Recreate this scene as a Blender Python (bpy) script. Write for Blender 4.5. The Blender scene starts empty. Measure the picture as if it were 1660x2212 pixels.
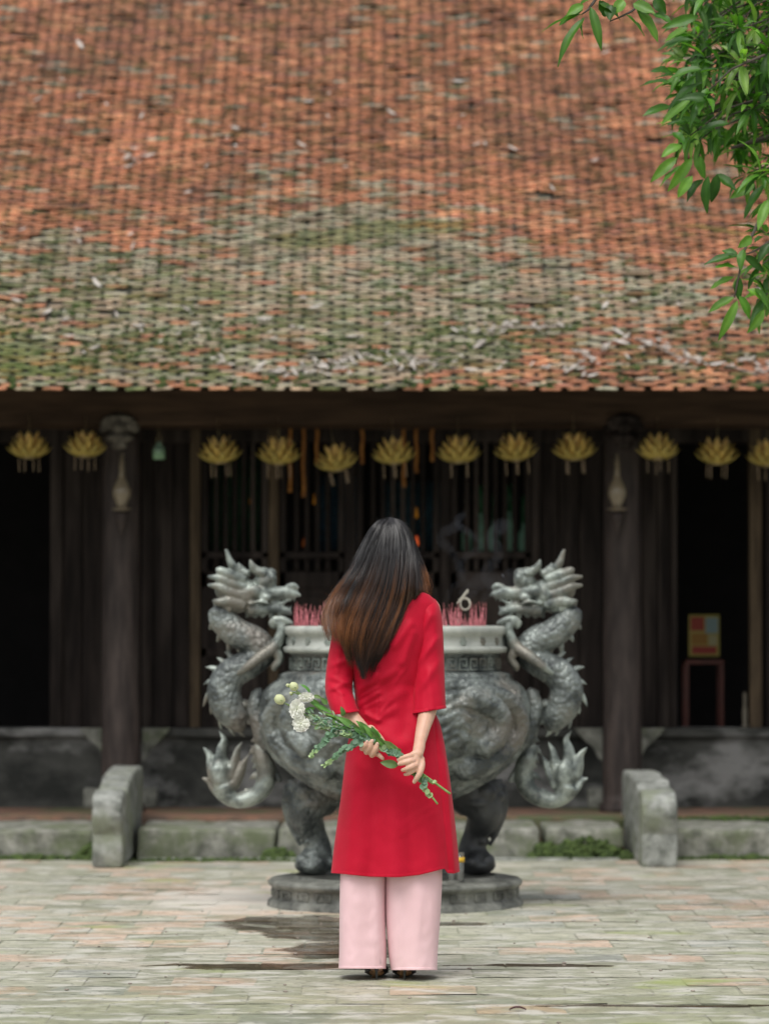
import bpy, bmesh, math, random
import numpy as np
from mathutils import Vector, Matrix, noise as mnoise
random.seed(7); rng = np.random.default_rng(7)
sc = bpy.context.scene
R = math.radians
# ------------------------------------------------------------------ camera, world, sun, exposure
F = 7954.0; CAMD = 13.14; CAMH = 1.286; PITCH = math.atan((1331-1106)/F)
cd = bpy.data.cameras.new('camera'); cam = bpy.data.objects.new('camera', cd); sc.collection.objects.link(cam)
cam.location = (0, -CAMD, CAMH); cam.rotation_euler = (R(90)+PITCH, 0, 0)
cd.sensor_fit = 'HORIZONTAL'; cd.sensor_width = 24; cd.lens = F/1660*24
cd.clip_start = .1; cd.clip_end = 3000
cd.dof.use_dof = True; cd.dof.focus_distance = CAMD-.12; cd.dof.aperture_fstop = 2.4
sc.camera = cam
w = bpy.data.worlds.new('World'); sc.world = w; w.use_nodes = True
nt = w.node_tree; nt.nodes.clear()
sky = nt.nodes.new('ShaderNodeTexSky'); sky.sky_type = 'NISHITA'; sky.sun_disc = False
SUN_EL, SUN_ROT = R(62), R(200)
sky.sun_elevation = SUN_EL; sky.sun_rotation = SUN_ROT; sky.air_density = 1.0; sky.dust_density = 4.0; sky.ozone_density = 1.0
hs = nt.nodes.new('ShaderNodeHueSaturation'); hs.inputs['Saturation'].default_value = .22
bg = nt.nodes.new('ShaderNodeBackground'); bg.inputs[1].default_value = .13
wo = nt.nodes.new('ShaderNodeOutputWorld')
nt.links.new(sky.outputs[0], hs.inputs['Color']); nt.links.new(hs.outputs[0], bg.inputs[0]); nt.links.new(bg.outputs[0], wo.inputs[0])
sl = bpy.data.lights.new('sun', 'SUN'); sun = bpy.data.objects.new('sun', sl); sc.collection.objects.link(sun)
sl.energy = 1.3; sl.angle = R(38); sl.color = (1, .97, .92)
sdir = Vector((math.sin(SUN_ROT)*math.cos(SUN_EL), math.cos(SUN_ROT)*math.cos(SUN_EL), math.sin(SUN_EL)))
sun.rotation_euler = sdir.to_track_quat('Z', 'Y').to_euler(); sun.location = (2, -6, 12)
sc.view_settings.view_transform = 'Standard'; sc.view_settings.look = 'None'
sc.view_settings.exposure = 0.38; sc.view_settings.gamma = 1; sc.view_settings.use_curve_mapping = False
sc.render.engine = 'CYCLES'

# ------------------------------------------------------------------ helpers
def P(px, py, D):
    u = (px-830)/F; v = (1106-py)/F
    dy = math.cos(PITCH)-v*math.sin(PITCH); dz = math.sin(PITCH)+v*math.cos(PITCH)
    t = D/dy
    return Vector((u*t, D-CAMD, CAMH+t*dz))
def W(px, py, Y): return P(px, py, CAMD+Y)
def crop(ox, oy, s): return lambda x, y: ((ox+x/s)/1.1566, (oy+y/s)/1.1566)
c1 = crop(660, 1250, 2.767); c2 = crop(480, 1340, 3.072); c3 = crop(1060, 1340, 3.073)
c4 = crop(660, 1640, 3.32); c8 = crop(1340, 0, 2.572)
def cr(pts, n):
    """Catmull-Rom resample, n samples over whole (each row an N-vector)."""
    p = np.array(pts, float); m = len(p)
    q = np.vstack([2*p[0]-p[1], p, 2*p[-1]-p[-2]])
    out = []
    for s in np.linspace(0, m-1, n):
        i = min(int(s), m-2); t = s-i
        a, b, c, d = q[i], q[i+1], q[i+2], q[i+3]
        out.append(.5*((2*b)+(c-a)*t+(2*a-5*b+4*c-d)*t*t+(3*b-a-3*c+d)*t**3))
    return np.array(out)
def N3(x, y, z=0.0, s=1.0): return mnoise.noise(Vector((x*s, y*s, z*s)))
class MB:
    def __init__(s): s.v = []; s.f = []; s.c = []; s.col = (1, 1, 1)
    def add(s, vs, fs, col=None):
        b = len(s.v); s.v += [tuple(v) for v in vs]; s.f += [tuple(b+i for i in f) for f in fs]
        if col is not None and len(col) and hasattr(col[0], '__len__'): s.c += [tuple(c) for c in col]
        else: s.c += [tuple(col if col is not None else s.col)]*len(vs)
    def grid(s, g, col=None, closeu=False, flip=False):
        nu = len(g); nv = len(g[0]); vs = [p for r in g for p in r]; fs = []
        for i in range(nu if closeu else nu-1):
            for j in range(nv-1):
                a = i*nv+j; b = ((i+1) % nu)*nv+j
                fs.append((a, a+1, b+1, b) if flip else (a, b, b+1, a+1))
        s.add(vs, fs, col)
    def tube(s, pts, rad, n=10, cap=True, col=None, flat=1.0):
        pts = [Vector(p) for p in pts]; m = len(pts)
        if not hasattr(rad, '__len__'): rad = [rad]*m
        T = [(pts[min(i+1, m-1)]-pts[max(i-1, 0)]).normalized() for i in range(m)]
        u = T[0].orthogonal().normalized(); vs = []; fs = []
        for i in range(m):
            u = (u-T[i]*u.dot(T[i])); u = u.normalized() if u.length > 1e-6 else T[i].orthogonal().normalized()
            w_ = T[i].cross(u)
            for k in range(n):
                a = 2*math.pi*k/n
                vs.append(pts[i]+(u*math.cos(a)+w_*math.sin(a)*flat)*rad[i])
        for i in range(m-1):
            for k in range(n):
                a = i*n+k; b = i*n+(k+1) % n
                fs.append((a, b, b+n, a+n))
        if cap:
            vs.append(pts[0]-T[0]*rad[0]*.6); c0 = len(vs)-1
            vs.append(pts[-1]+T[-1]*rad[-1]*.6); c1_ = len(vs)-1
            for k in range(n):
                fs.append((c0, (k+1) % n, k)); fs.append((c1_, (m-1)*n+k, (m-1)*n+(k+1) % n))
        s.add(vs, fs, col)
    def ell(s, c, r, rot=None, n=16, m=10, col=None):
        c = Vector(c); r = r if hasattr(r, '__len__') else (r, r, r); vs = []; fs = []
        for j in range(1, m):
            ph = math.pi*j/m
            for k in range(n):
                a = 2*math.pi*k/n
                p = Vector((r[0]*math.sin(ph)*math.cos(a), r[1]*math.sin(ph)*math.sin(a), r[2]*math.cos(ph)))
                vs.append(c+(rot @ p if rot else p))
        for j in range(m-2):
            for k in range(n):
                a = j*n+k; b = j*n+(k+1) % n
                fs.append((a, a+n, b+n, b))
        for sg in (1, -1):
            p = Vector((0, 0, r[2]*sg)); vs.append(c+(rot @ p if rot else p))
        t, b_ = len(vs)-2, len(vs)-1
        for k in range(n):
            fs.append((t, k, (k+1) % n)); q = (m-2)*n
            fs.append((b_, q+(k+1) % n, q+k))
        s.add(vs, fs, col)
    def lathe(s, prof, c=(0, 0, 0), n=32, col=None, wob=None):
        g = []
        for k in range(n):
            a = 2*math.pi*k/n
            g.append([Vector((c[0]+r*math.cos(a), c[1]+r*math.sin(a), c[2]+z)) for r, z in prof])
        s.grid(g, col, closeu=True)
    def box(s, lo, hi, col=None, bev=0.0):
        x0, y0, z0 = lo; x1, y1, z1 = hi
        if bev <= 0:
            vs = [(x, y, z) for x in (x0, x1) for y in (y0, y1) for z in (z0, z1)]
            s.add(vs, [(0, 1, 3, 2), (4, 6, 7, 5), (0, 4, 5, 1), (2, 3, 7, 6), (0, 2, 6, 4), (1, 5, 7, 3)], col); return
        bm = bmesh.new(); bmesh.ops.create_cube(bm, size=1)
        for v in bm.verts: v.co = Vector(((x0+x1)/2+v.co.x*(x1-x0), (y0+y1)/2+v.co.y*(y1-y0), (z0+z1)/2+v.co.z*(z1-z0)))
        bmesh.ops.bevel(bm, geom=bm.edges[:], offset=bev, segments=2, affect='EDGES', profile=.5)
        s.frombm(bm, col)
    def frombm(s, bm, col=None):
        bm.verts.index_update()
        s.add([v.co.copy() for v in bm.verts], [[v.index for v in f.verts] for f in bm.faces], col); bm.free()
    def build(s, name, mat, parent=None, smooth=True):
        me = bpy.data.meshes.new(name); me.from_pydata(s.v, [], s.f)
        at = me.attributes.new('Col', 'FLOAT_COLOR', 'POINT')
        a = np.ones((len(s.v), 4), np.float32); a[:, :3] = np.array(s.c, np.float32).reshape(-1, 3)
        at.data.foreach_set('color', a.ravel())
        if smooth: me.polygons.foreach_set('use_smooth', [True]*len(me.polygons))
        o = bpy.data.objects.new(name, me); sc.collection.objects.link(o)
        me.materials.append(mat)
        if parent: setparent(o, parent)
        return o
def setparent(o, p):
    o.parent = p
    m = Matrix.Translation(p_world(p)); o.matrix_parent_inverse = m.inverted()
def p_world(p):
    v = Vector(p.location); 
    return v
def remesh(o, vox, smooth=4, disp=None):
    m = o.modifiers.new('r', 'REMESH'); m.mode = 'VOXEL'; m.voxel_size = vox; m.use_smooth_shade = True
    if smooth:
        m2 = o.modifiers.new('s', 'SMOOTH'); m2.iterations = smooth; m2.factor = .5
    dg = bpy.context.evaluated_depsgraph_get(); dg.update()
    ev = o.evaluated_get(dg); me = bpy.data.meshes.new_from_object(ev)
    o.modifiers.clear(); old = o.data; mats = list(old.materials); o.data = me
    if not me.materials:
        for q in mats: me.materials.append(q)
    if disp:
        n = len(me.vertices); co = np.empty(n*3, np.float32); no = np.empty(n*3, np.float32)
        me.vertices.foreach_get('co', co); me.vertices.foreach_get('normal', no)
        co = co.reshape(-1, 3); no = no.reshape(-1, 3)
        d = disp(co, no); co += no*d[:, None]; me.vertices.foreach_set('co', co.ravel()); me.update()
    me.polygons.foreach_set('use_smooth', [True]*len(me.polygons))
    bpy.data.meshes.remove(old)
    return o
def solid(o, t, off=0):
    m = o.modifiers.new('Solidify', 'SOLIDIFY'); m.thickness = t; m.offset = off
def tag(o, label=None, cat=None, group=None, kind=None):
    if label: o['label'] = label
    if cat: o['category'] = cat
    if group: o['group'] = group
    if kind: o['kind'] = kind
    return o
def thing(name, loc, label, cat, group=None):
    o = bpy.data.objects.new(name, None); sc.collection.objects.link(o); o.location = loc
    o.empty_display_size = .1
    return tag(o, label, cat, group)
def kids(o): return [c for c in sc.objects if c.parent == o]
def copytree(o, loc, label, rotz=0, scale=1):
    r = o.copy(); sc.collection.objects.link(r); r.location = loc; r.rotation_euler = (0, 0, rotz); r.scale = (scale,)*3; r.rotation_euler = (rng.normal(0, .06), rng.normal(0, .07), rotz); r['label'] = label
    for c in kids(o):
        k = c.copy(); sc.collection.objects.link(k); k.parent = r
        for g in kids(c):
            h = g.copy(); sc.collection.objects.link(h); h.parent = k
    return r

# ------------------------------------------------------------------ materials
def mat(name, a, b=None, scale=6.0, rough=.7, metal=0.0, bump=0.0, bscale=40.0, stretch=(1, 1, 1), usecol=False, detail=8, spec=.5,
        rough2=None, vor=0, vscale=30, sheen=0, sss=0, trans=0, c=None, cscale=2.0, contrast=(.35, .65), aniso=0, emis=None):
    m = bpy.data.materials.new(name); m.use_nodes = True; t = m.node_tree; L = t.links; nd = t.nodes
    bs = nd['Principled BSDF']; bs.inputs['Roughness'].default_value = rough; bs.inputs['Metallic'].default_value = metal
    bs.inputs['Specular IOR Level'].default_value = spec
    tc = nd.new('ShaderNodeTexCoord'); mp = nd.new('ShaderNodeMapping'); mp.inputs['Scale'].default_value = stretch
    L.new(tc.outputs['Object'], mp.inputs[0])
    colout = None
    def noise_(s, dt=detail, rg=.6):
        n = nd.new('ShaderNodeTexNoise'); n.inputs['Scale'].default_value = s; n.inputs['Detail'].default_value = dt; n.inputs['Roughness'].default_value = rg
        L.new(mp.outputs[0], n.inputs['Vector']); return n
    if b is not None:
        n = noise_(scale); r = nd.new('ShaderNodeValToRGB')
        r.color_ramp.elements[0].position = contrast[0]; r.color_ramp.elements[1].position = contrast[1]
        r.color_ramp.elements[0].color = (*a, 1); r.color_ramp.elements[1].color = (*b, 1)
        L.new(n.outputs[0], r.inputs[0]); colout = r.outputs[0]
        if c is not None:
            n2 = noise_(cscale, 5); r2 = nd.new('ShaderNodeValToRGB'); r2.color_ramp.elements[0].position = .5; r2.color_ramp.elements[1].position = .62
            mx = nd.new('ShaderNodeMix'); mx.data_type = 'RGBA'; mx.inputs[7].default_value = (*c, 1)
            L.new(n2.outputs[0], r2.inputs[0]); L.new(r2.outputs[0], mx.inputs[0]); L.new(colout, mx.inputs[6]); colout = mx.outputs[2]
    else: bs.inputs['Base Color'].default_value = (*a, 1)
    if usecol:
        at = nd.new('ShaderNodeAttribute'); at.attribute_name = 'Col'
        if colout is None: colout = at.outputs['Color']
        else:
            mx = nd.new('ShaderNodeMix'); mx.data_type = 'RGBA'; mx.blend_type = 'MULTIPLY'; mx.inputs[0].default_value = 1
            L.new(colout, mx.inputs[6]); L.new(at.outputs['Color'], mx.inputs[7]); colout = mx.outputs[2]
    if colout is not None: L.new(colout, bs.inputs['Base Color'])
    h = None
    if bump:
        n = noise_(bscale, 6); bp = nd.new('ShaderNodeBump'); bp.inputs['Strength'].default_value = 1; bp.inputs['Distance'].default_value = bump
        L.new(n.outputs[0], bp.inputs['Height']); L.new(bp.outputs[0], bs.inputs['Normal']); h = bp
    if vor:
        v = nd.new('ShaderNodeTexVoronoi'); v.inputs['Scale'].default_value = vscale; L.new(mp.outputs[0], v.inputs['Vector'])
        bp = nd.new('ShaderNodeBump'); bp.invert = True; bp.inputs['Distance'].default_value = vor; L.new(v.outputs['Distance'], bp.inputs['Height'])
        if h: L.new(h.outputs[0], bp.inputs['Normal'])
        L.new(bp.outputs[0], bs.inputs['Normal'])
    if rough2 is not None:
        n = noise_(scale*1.7); mr = nd.new('ShaderNodeMapRange'); mr.inputs[1].default_value = .35; mr.inputs[2].default_value = .65
        mr.inputs[3].default_value = rough; mr.inputs[4].default_value = rough2
        L.new(n.outputs[0], mr.inputs[0]); L.new(mr.outputs[0], bs.inputs['Roughness'])
    if sheen: bs.inputs['Sheen Weight'].default_value = sheen
    if sss: bs.inputs['Subsurface Weight'].default_value = sss; bs.inputs['Subsurface Radius'].default_value = (.02, .008, .004); bs.inputs['Subsurface Scale'].default_value = .5
    if trans: bs.inputs['Transmission Weight'].default_value = trans
    if aniso: bs.inputs['Anisotropic'].default_value = aniso
    if emis: bs.inputs['Emission Color'].default_value = (*emis[0], 1); bs.inputs['Emission Strength'].default_value = emis[1]
    return m
def leafmat(name, a, b, tr, rough=.35, tf=.35):
    m = mat(name, a, b, scale=9, rough=rough, usecol=True, bump=.0006, bscale=60)
    t = m.node_tree; bs = t.nodes['Principled BSDF']; out = t.nodes['Material Output']
    tl = t.nodes.new('ShaderNodeBsdfTranslucent'); mx = t.nodes.new('ShaderNodeMixShader'); mx.inputs[0].default_value = tf
    mc = t.nodes.new('ShaderNodeMix'); mc.data_type = 'RGBA'; mc.blend_type = 'MULTIPLY'; mc.inputs[0].default_value = 1; mc.inputs[7].default_value = (*tr, 1)
    src = bs.inputs['Base Color'].links[0].from_socket
    t.links.new(src, mc.inputs[6]); t.links.new(mc.outputs[2], tl.inputs['Color'])
    t.links.new(bs.outputs[0], mx.inputs[1]); t.links.new(tl.outputs[0], mx.inputs[2]); t.links.new(mx.outputs[0], out.inputs['Surface'])
    return m
M = {}
M['tile'] = mat('tile', (.66, .64, .60), (1.25, 1.24, 1.2), scale=34, rough=.72, bump=.002, bscale=160, usecol=True, c=(.42, .5, .36), cscale=11)
M['darkwood'] = mat('darkwood', (.012, .0095, .0085), (.031, .024, .021), scale=5, rough=.7, bump=.002, bscale=30, stretch=(6, 6, .5), c=(.055, .044, .038), cscale=1.2, spec=.12)
M['beamwood'] = mat('beamwood', (.035, .022, .014), (.085, .052, .032), scale=4, rough=.75, spec=.2, bump=.003, bscale=30, stretch=(.5, 5, 5))
M['colwood'] = mat('colwood', (.03, .024, .022), (.072, .056, .05), scale=6, rough=.6, spec=.2, bump=.002, bscale=24, stretch=(4, 4, .6))
M['postwood'] = mat('postwood', (.045, .032, .02), (.11, .08, .05), scale=5, rough=.7, spec=.15, bump=.002, bscale=30, stretch=(6, 6, .6))
M['capwood'] = mat('capwood', (.06, .052, .042), (.17, .155, .125), scale=18, rough=.7, bump=.003, bscale=50)
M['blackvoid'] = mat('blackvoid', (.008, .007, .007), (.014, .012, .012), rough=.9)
M['plaster'] = mat('plaster', (.022, .024, .021), (.10, .10, .09), scale=3.2, rough=.9, bump=.006, bscale=25, c=(.24, .24, .23), cscale=1.7, stretch=(1, 1, 1.6), contrast=(.4, .72))
M['stone'] = mat('stone', (.09, .095, .075), (.31, .31, .27), scale=13, rough=.85, bump=.006, bscale=45, c=(.12, .14, .08), cscale=3)
M['stonelight'] = mat('stonelight', (.10, .108, .092), (.34, .352, .325), scale=13, rough=.75, bump=.006, bscale=50, c=(.2, .22, .16), cscale=3.5)
M['brick'] = mat('brick', (.10, .07, .052), (.24, .125, .08), scale=7, rough=.85, bump=.004, bscale=50, c=(.09, .11, .05), cscale=2.6, stretch=(1, 2, 1))
M['moss'] = mat('moss', (.022, .04, .010), (.075, .115, .028), scale=25, rough=1, bump=.006, bscale=120)
M['skin'] = mat('skin', (.56, .33, .235), (.66, .41, .3), scale=14, rough=.5, sss=.25, bump=.0004, bscale=300)
M['red'] = mat('red', (.47, .003, .023), (.53, .004, .029), scale=8, rough=.6, sheen=.06, bump=.0005, bscale=420, spec=.18)
M['pink'] = mat('pink', (.78, .52, .55), (.82, .56, .59), scale=6, rough=.8, bump=.0004, bscale=500, sheen=.1)
M['hair'] = mat('hair', (1, 1, 1), rough=.27, usecol=True, spec=.6)
M['shoe'] = mat('shoe', (.01, .01, .012), (.02, .02, .022), rough=.3)
M['sole'] = mat('sole', (.25, .13, .06), (.32, .18, .08), rough=.6)
M['bark'] = mat('bark', (.05, .04, .032), (.11, .09, .07), scale=20, rough=.9, bump=.003, bscale=60)
M['leaf'] = leafmat('leaf', (.7, .75, .7), (1.15, 1.1, 1.1), (1.1, 1.5, .5), rough=.42, tf=.42)
M['bleaf'] = leafmat('bleaf', (.85, .85, .85), (1.1, 1.1, 1.1), (1, 1.2, .7), rough=.5, tf=.25)
M['petal'] = leafmat('petal', (.93, .93, .93), (1.0, 1.0, 1.0), (1, 1, .9), rough=.6, tf=.3)
M['stem'] = mat('stem', (.16, .27, .07), (.25, .37, .12), scale=30, rough=.5)
M['lotus'] = leafmat('lotus', (.8, .8, .8), (1.15, 1.15, 1.15), (1.1, 1, .5), rough=.4, tf=.35)
M['brass'] = mat('brass', (.3, .24, .12), (.42, .33, .17), rough=.35, metal=.8)
M['dryleaf'] = mat('dryleaf', (.42, .38, .34), (.66, .62, .58), scale=12, rough=.55, usecol=True)
M['twig'] = mat('twig', (.2, .17, .14), (.38, .33, .29), scale=20, rough=.8)
M['bronze'] = mat('bronze', (.065, .075, .074), (.29, .325, .305), scale=7, rough=.36, metal=.3, bump=.004, bscale=40, vor=.007, vscale=42, rough2=.5, c=(.17, .16, .14), cscale=3.5, contrast=(.4, .62))
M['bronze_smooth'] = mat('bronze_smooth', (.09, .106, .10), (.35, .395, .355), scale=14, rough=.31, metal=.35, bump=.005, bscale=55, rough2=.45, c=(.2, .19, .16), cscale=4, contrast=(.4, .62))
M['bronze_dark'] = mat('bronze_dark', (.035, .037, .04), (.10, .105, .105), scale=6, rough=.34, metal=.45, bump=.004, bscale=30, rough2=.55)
M['rim'] = mat('rim', (.30, .32, .29), (.52, .54, .49), scale=8, rough=.45, metal=.1, bump=.003, bscale=40)
M['incense'] = mat('incense', (.42, .06, .09), (.68, .26, .28), scale=40, rough=.7, usecol=True)
M['ash'] = mat('ash', (.5, .48, .4), (.62, .6, .5), rough=.8)
M['sand'] = mat('sand', (.2, .19, .17), (.3, .28, .25), rough=1, bump=.01)
M['orange_cloth'] = mat('orange_cloth', (.24, .085, .012), (.38, .16, .025), scale=20, rough=.6)
def glass(name, col, rough=.05, tr=.9):
    m = mat(name, col, rough=rough, trans=tr); return m
M['glass'] = glass('glass', (.9, .92, .85)); M['gglass'] = glass('gglass', (.25, .6, .35), .1, .6)
M['gglass2'] = glass('gglass2', (.55, .8, .6), .08, .8); M['amberglass'] = glass('amberglass', (.5, .42, .3), .06, .6); M['brassdull'] = mat('brassdull', (.2, .16, .11), (.3, .25, .18), rough=.45, metal=.4)
M['milk'] = mat('milk', (.62, .6, .5), (.7, .68, .58), rough=.2)
M['redlamp'] = mat('redlamp', (.5, .05, .02), rough=.5, emis=((1, .16, .04), .4))
M['amberlamp'] = mat('amberlamp', (.5, .25, .02), rough=.5, emis=((1, .38, .03), .1))

# ------------------------------------------------------------------ ground and paving
mb = MB(); mb.add([(-400, -400, -.03), (400, -400, -.03), (400, 400, -.03), (-400, 400, -.03)], [(0, 1, 2, 3)])
M['dirt'] = mat('dirt', (.10, .11, .08), (.2, .2, .16), scale=5, rough=.95, bump=.005, bscale=40)
tag(mb.build('ground', M['dirt'], smooth=False), kind='structure')
def paving():
    m = mat('paver', (.8, .8, .8), (1.15, 1.15, 1.15), scale=16, rough=.62, usecol=True, bump=.003, bscale=38, detail=10)
    t = m.node_tree; L = t.links; nd = t.nodes; bs = nd['Principled BSDF']
    tc = nd.new('ShaderNodeTexCoord')
    # long algae and lichen streaks
    def ramp(fac, p0, p1):
        r = nd.new('ShaderNodeMapRange'); r.inputs[1].default_value = p0; r.inputs[2].default_value = p1; L.new(fac, r.inputs[0]); return r.outputs[0]
    def nz(s, stretch=(1, 1, 1), dt=6, dist=0):
        mp = nd.new('ShaderNodeMapping'); mp.inputs['Scale'].default_value = stretch; L.new(tc.outputs['Object'], mp.inputs[0])
        n = nd.new('ShaderNodeTexNoise'); n.inputs['Scale'].default_value = s; n.inputs['Detail'].default_value = dt; n.inputs['Distortion'].default_value = dist
        L.new(mp.outputs[0], n.inputs[0]); return n.outputs[0]
    def mixc(fac, a, bcol):
        x = nd.new('ShaderNodeMix'); x.data_type = 'RGBA'; L.new(fac, x.inputs[0]); L.new(a, x.inputs[6]); x.inputs[7].default_value = (*bcol, 1); return x.outputs[2]
    def mul(a, b):
        x = nd.new('ShaderNodeMath'); x.operation = 'MULTIPLY'; L.new(a, x.inputs[0])
        if isinstance(b, (int, float)): x.inputs[1].default_value = b
        else: L.new(b, x.inputs[1])
        return x.outputs[0]
    col = bs.inputs['Base Color'].links[0].from_socket
    col = mixc(mul(ramp(nz(5, (1, 1, 1), 8), .46, .64), .7), col, (.26, .275, .19))
    col = mixc(mul(ramp(nz(9, (.6, 1, 1), 9), .5, .62), .8), col, (.56, .55, .49))
    col = mixc(mul(ramp(nz(28, (1, 1, 1), 9), .60, .68), .7), col, (.09, .095, .075))
    sp0 = nd.new('ShaderNodeSeparateXYZ'); L.new(tc.outputs['Object'], sp0.inputs[0])
    def m0(op, a, b):
        x = nd.new('ShaderNodeMath'); x.operation = op
        for i, q in enumerate((a, b)):
            if isinstance(q, (int, float)): x.inputs[i].default_value = q
            else: L.new(q, x.inputs[i])
        return x.outputs[0]
    ex = m0('DIVIDE', m0('SUBTRACT', sp0.outputs[0], -.68), .42); ey = m0('DIVIDE', m0('SUBTRACT', sp0.outputs[1], 3.6), .9)
    el = m0('SUBTRACT', m0('ADD', 1.0, m0('MULTIPLY', m0('SUBTRACT', nz(4), .5), 2.2)), m0('ADD', m0('MULTIPLY', ex, ex), m0('MULTIPLY', ey, ey)))
    col = mixc(mul(ramp(el, 0, .8), .8), col, (.66, .62, .55))
    col = mixc(mul(ramp(nz(1.7, (.8, 1, 1), 7), .60, .70), .75), col, (.30, .36, .10))
    # pale ellipse above: bright wet sheen beside the plinth, painted into the colour
    # wet patch mask: elliptical distance fields with noise
    sp = nd.new('ShaderNodeSeparateXYZ'); L.new(tc.outputs['Object'], sp.inputs[0])
    def ma(op, a, b=None):
        x = nd.new('ShaderNodeMath'); x.operation = op
        for i, q in enumerate((a, b)):
            if q is None: continue
            if isinstance(q, (int, float)): x.inputs[i].default_value = q
            else: L.new(q, x.inputs[i])
        return x.outputs[0]
    wet = None
    for (cx, cy, rx, ry) in ((-.32, 2.3, .36, .42), (-.12, 1.15, .28, .5), (-.34, .42, .5, .13), (.5, .45, .35, .07), (.95, -.95, .5, .04), (.25, 2.3, .3, .12), (-.22, 1.75, .3, .22)):
        dx = ma('DIVIDE', ma('SUBTRACT', sp.outputs[0], cx), rx); dy = ma('DIVIDE', ma('SUBTRACT', sp.outputs[1], cy), ry)
        d = ma('SUBTRACT', 1.0, ma('ADD', ma('MULTIPLY', dx, dx), ma('MULTIPLY', dy, dy)))
        wet = d if wet is None else ma('MAXIMUM', wet, d)
    wn = ma('ADD', wet, ma('MULTIPLY', ma('SUBTRACT', nz(3.2, (1, 1, 1), 7, .6), .5), 3.4))
    damp = ramp(wn, -.05, .25); water = ramp(wn, .3, .42)
    x = nd.new('ShaderNodeMix'); x.data_type = 'RGBA'; x.blend_type = 'MULTIPLY'; L.new(damp, x.inputs[0]); L.new(col, x.inputs[6]); x.inputs[7].default_value = (.42, .36, .32, 1)
    L.new(x.outputs[2], bs.inputs['Base Color'])
    rr = ma('SUBTRACT', ma('SUBTRACT', .54, ma('MULTIPLY', damp, .34)), ma('MULTIPLY', water, .25))
    L.new(rr, bs.inputs['Roughness'])
    bp = bs.inputs['Normal'].links[0].from_node; bp.inputs['Distance'].default_value = .005
    L.new(ma('SUBTRACT', 1.0, ma('MULTIPLY', water, .97)), bp.inputs['Strength'])
    mb = MB(); s = .30
    y = -3.0; row = 0
    while y < 6.05:
        off = (row % 2)*.5+rng.uniform(-.06, .06)
        for i in range(-15, 15):
            x0 = (i+off)*s; x1 = x0+s; g = .0025+rng.random()*.003
            h = rng.normal(0, .0009); tx, ty = rng.normal(0, .004, 2)
            r_ = rng.random(); v = rng.uniform(.9, 1.08)
            pe = .22+.4*(N3(x0*.35, y*.35, 9) > .05)*(y > .2)+.3*(y > 2)
            if r_ < pe*.55: c = (.50*v, .385*v, .295*v)
            elif r_ < pe*.55+.2: c = (.45*v, .425*v, .345*v)
            else: c = (.385*v, .38*v, .30*v)
            if r_ > .96: c = (.31*v, .32*v, .28*v)
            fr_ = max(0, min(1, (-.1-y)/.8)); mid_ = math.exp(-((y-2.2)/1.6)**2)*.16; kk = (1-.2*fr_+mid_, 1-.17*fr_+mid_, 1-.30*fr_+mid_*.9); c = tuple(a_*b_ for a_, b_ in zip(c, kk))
            b = .007; pts = []
            K = 4
            gx = [x0+g]+[x0+g+b+(s-2*g-2*b)*k/3 for k in range(K)]+[x1-g]
            gy = [y+g]+[y+g+b+(s-2*g-2*b)*k/3 for k in range(K)]+[y+s-g]
            G = []
            for a, X in enumerate(gx):
                rw = []
                for bb, Y in enumerate(gy):
                    e = a in (0, len(gx)-1) or bb in (0, len(gy)-1)
                    z = h+(X-x0-s/2)*tx+(Y-y-s/2)*ty+N3(X, Y, 0, 9)*.0030-(.0005 if e else 0)
                    wx = N3(X, Y, 5, 14)*.004 if e else 0
                    rw.append((X+wx, Y+wx*.7, z))
                G.append(rw)
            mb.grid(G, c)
        y += s; row += 1
    o = mb.build('courtyard_paving', m); tag(o, kind='structure')
    mb = MB(); mb.add([(-4.8, -3.2, -.0016), (4.8, -3.2, -.0016), (4.8, 6.36, -.0016), (-4.8, 6.36, -.0016)], [(0, 1, 2, 3)], (.30, .30, .22))
    tag(mb.build('paving_joints', m), kind='structure')
paving()

# ------------------------------------------------------------------ kerb, gutter, platform
YK = 19.52-CAMD   # kerb front
def block(mb, lo, hi, bev=.02, amp=.008, sub=5, col=None, f=6):
    bm = bmesh.new(); bmesh.ops.create_cube(bm, size=1)
    for v in bm.verts: v.co = Vector(((lo[0]+hi[0])/2+v.co.x*(hi[0]-lo[0]), (lo[1]+hi[1])/2+v.co.y*(hi[1]-lo[1]), (lo[2]+hi[2])/2+v.co.z*(hi[2]-lo[2])))
    bmesh.ops.bevel(bm, geom=bm.edges[:], offset=bev, segments=3, affect='EDGES', profile=.5)
    bmesh.ops.triangulate(bm, faces=bm.faces[:])
    for _ in range(sub):
        es = [e for e in bm.edges if e.calc_length() > .07]
        if not es: break
        bmesh.ops.subdivide_edges(bm, edges=es, cuts=1); bmesh.ops.triangulate(bm, faces=bm.faces[:])
    for v in bm.verts:
        p = v.co*f; v.co += Vector((mnoise.noise(p), mnoise.noise(p+Vector((9, 0, 0))), mnoise.noise(p+Vector((0, 9, 0)))))*amp
    mb.frombm(bm, col)
def gx(px, D): return P(px, 1331, D)[0]
ks = [(-400, 208), (296, 598), (601, 790), (793, 1166), (1176, 1345), (1452, 1760), (1765, 2100)]
for i, (a, b) in enumerate(ks):
    mb = MB(); x0, x1 = gx(a, 19.6), gx(b, 19.6)
    zl = -.02
    if i == 4: zl = .055
    block(mb, (x0+.004, YK, zl), (x1-.004, YK+.8, .16), .022, .014)
    tag(mb.build('stone_kerb', M['stone']), kind='structure')
mb = MB()
for a, b in ((296, 585), (592, 860), (1020, 1230), (1236, 1340)):
    block(mb, (gx(a, 19.3), YK-.13, -.02), (gx(b, 19.3), YK-.03, .012), .006, .003)
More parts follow.
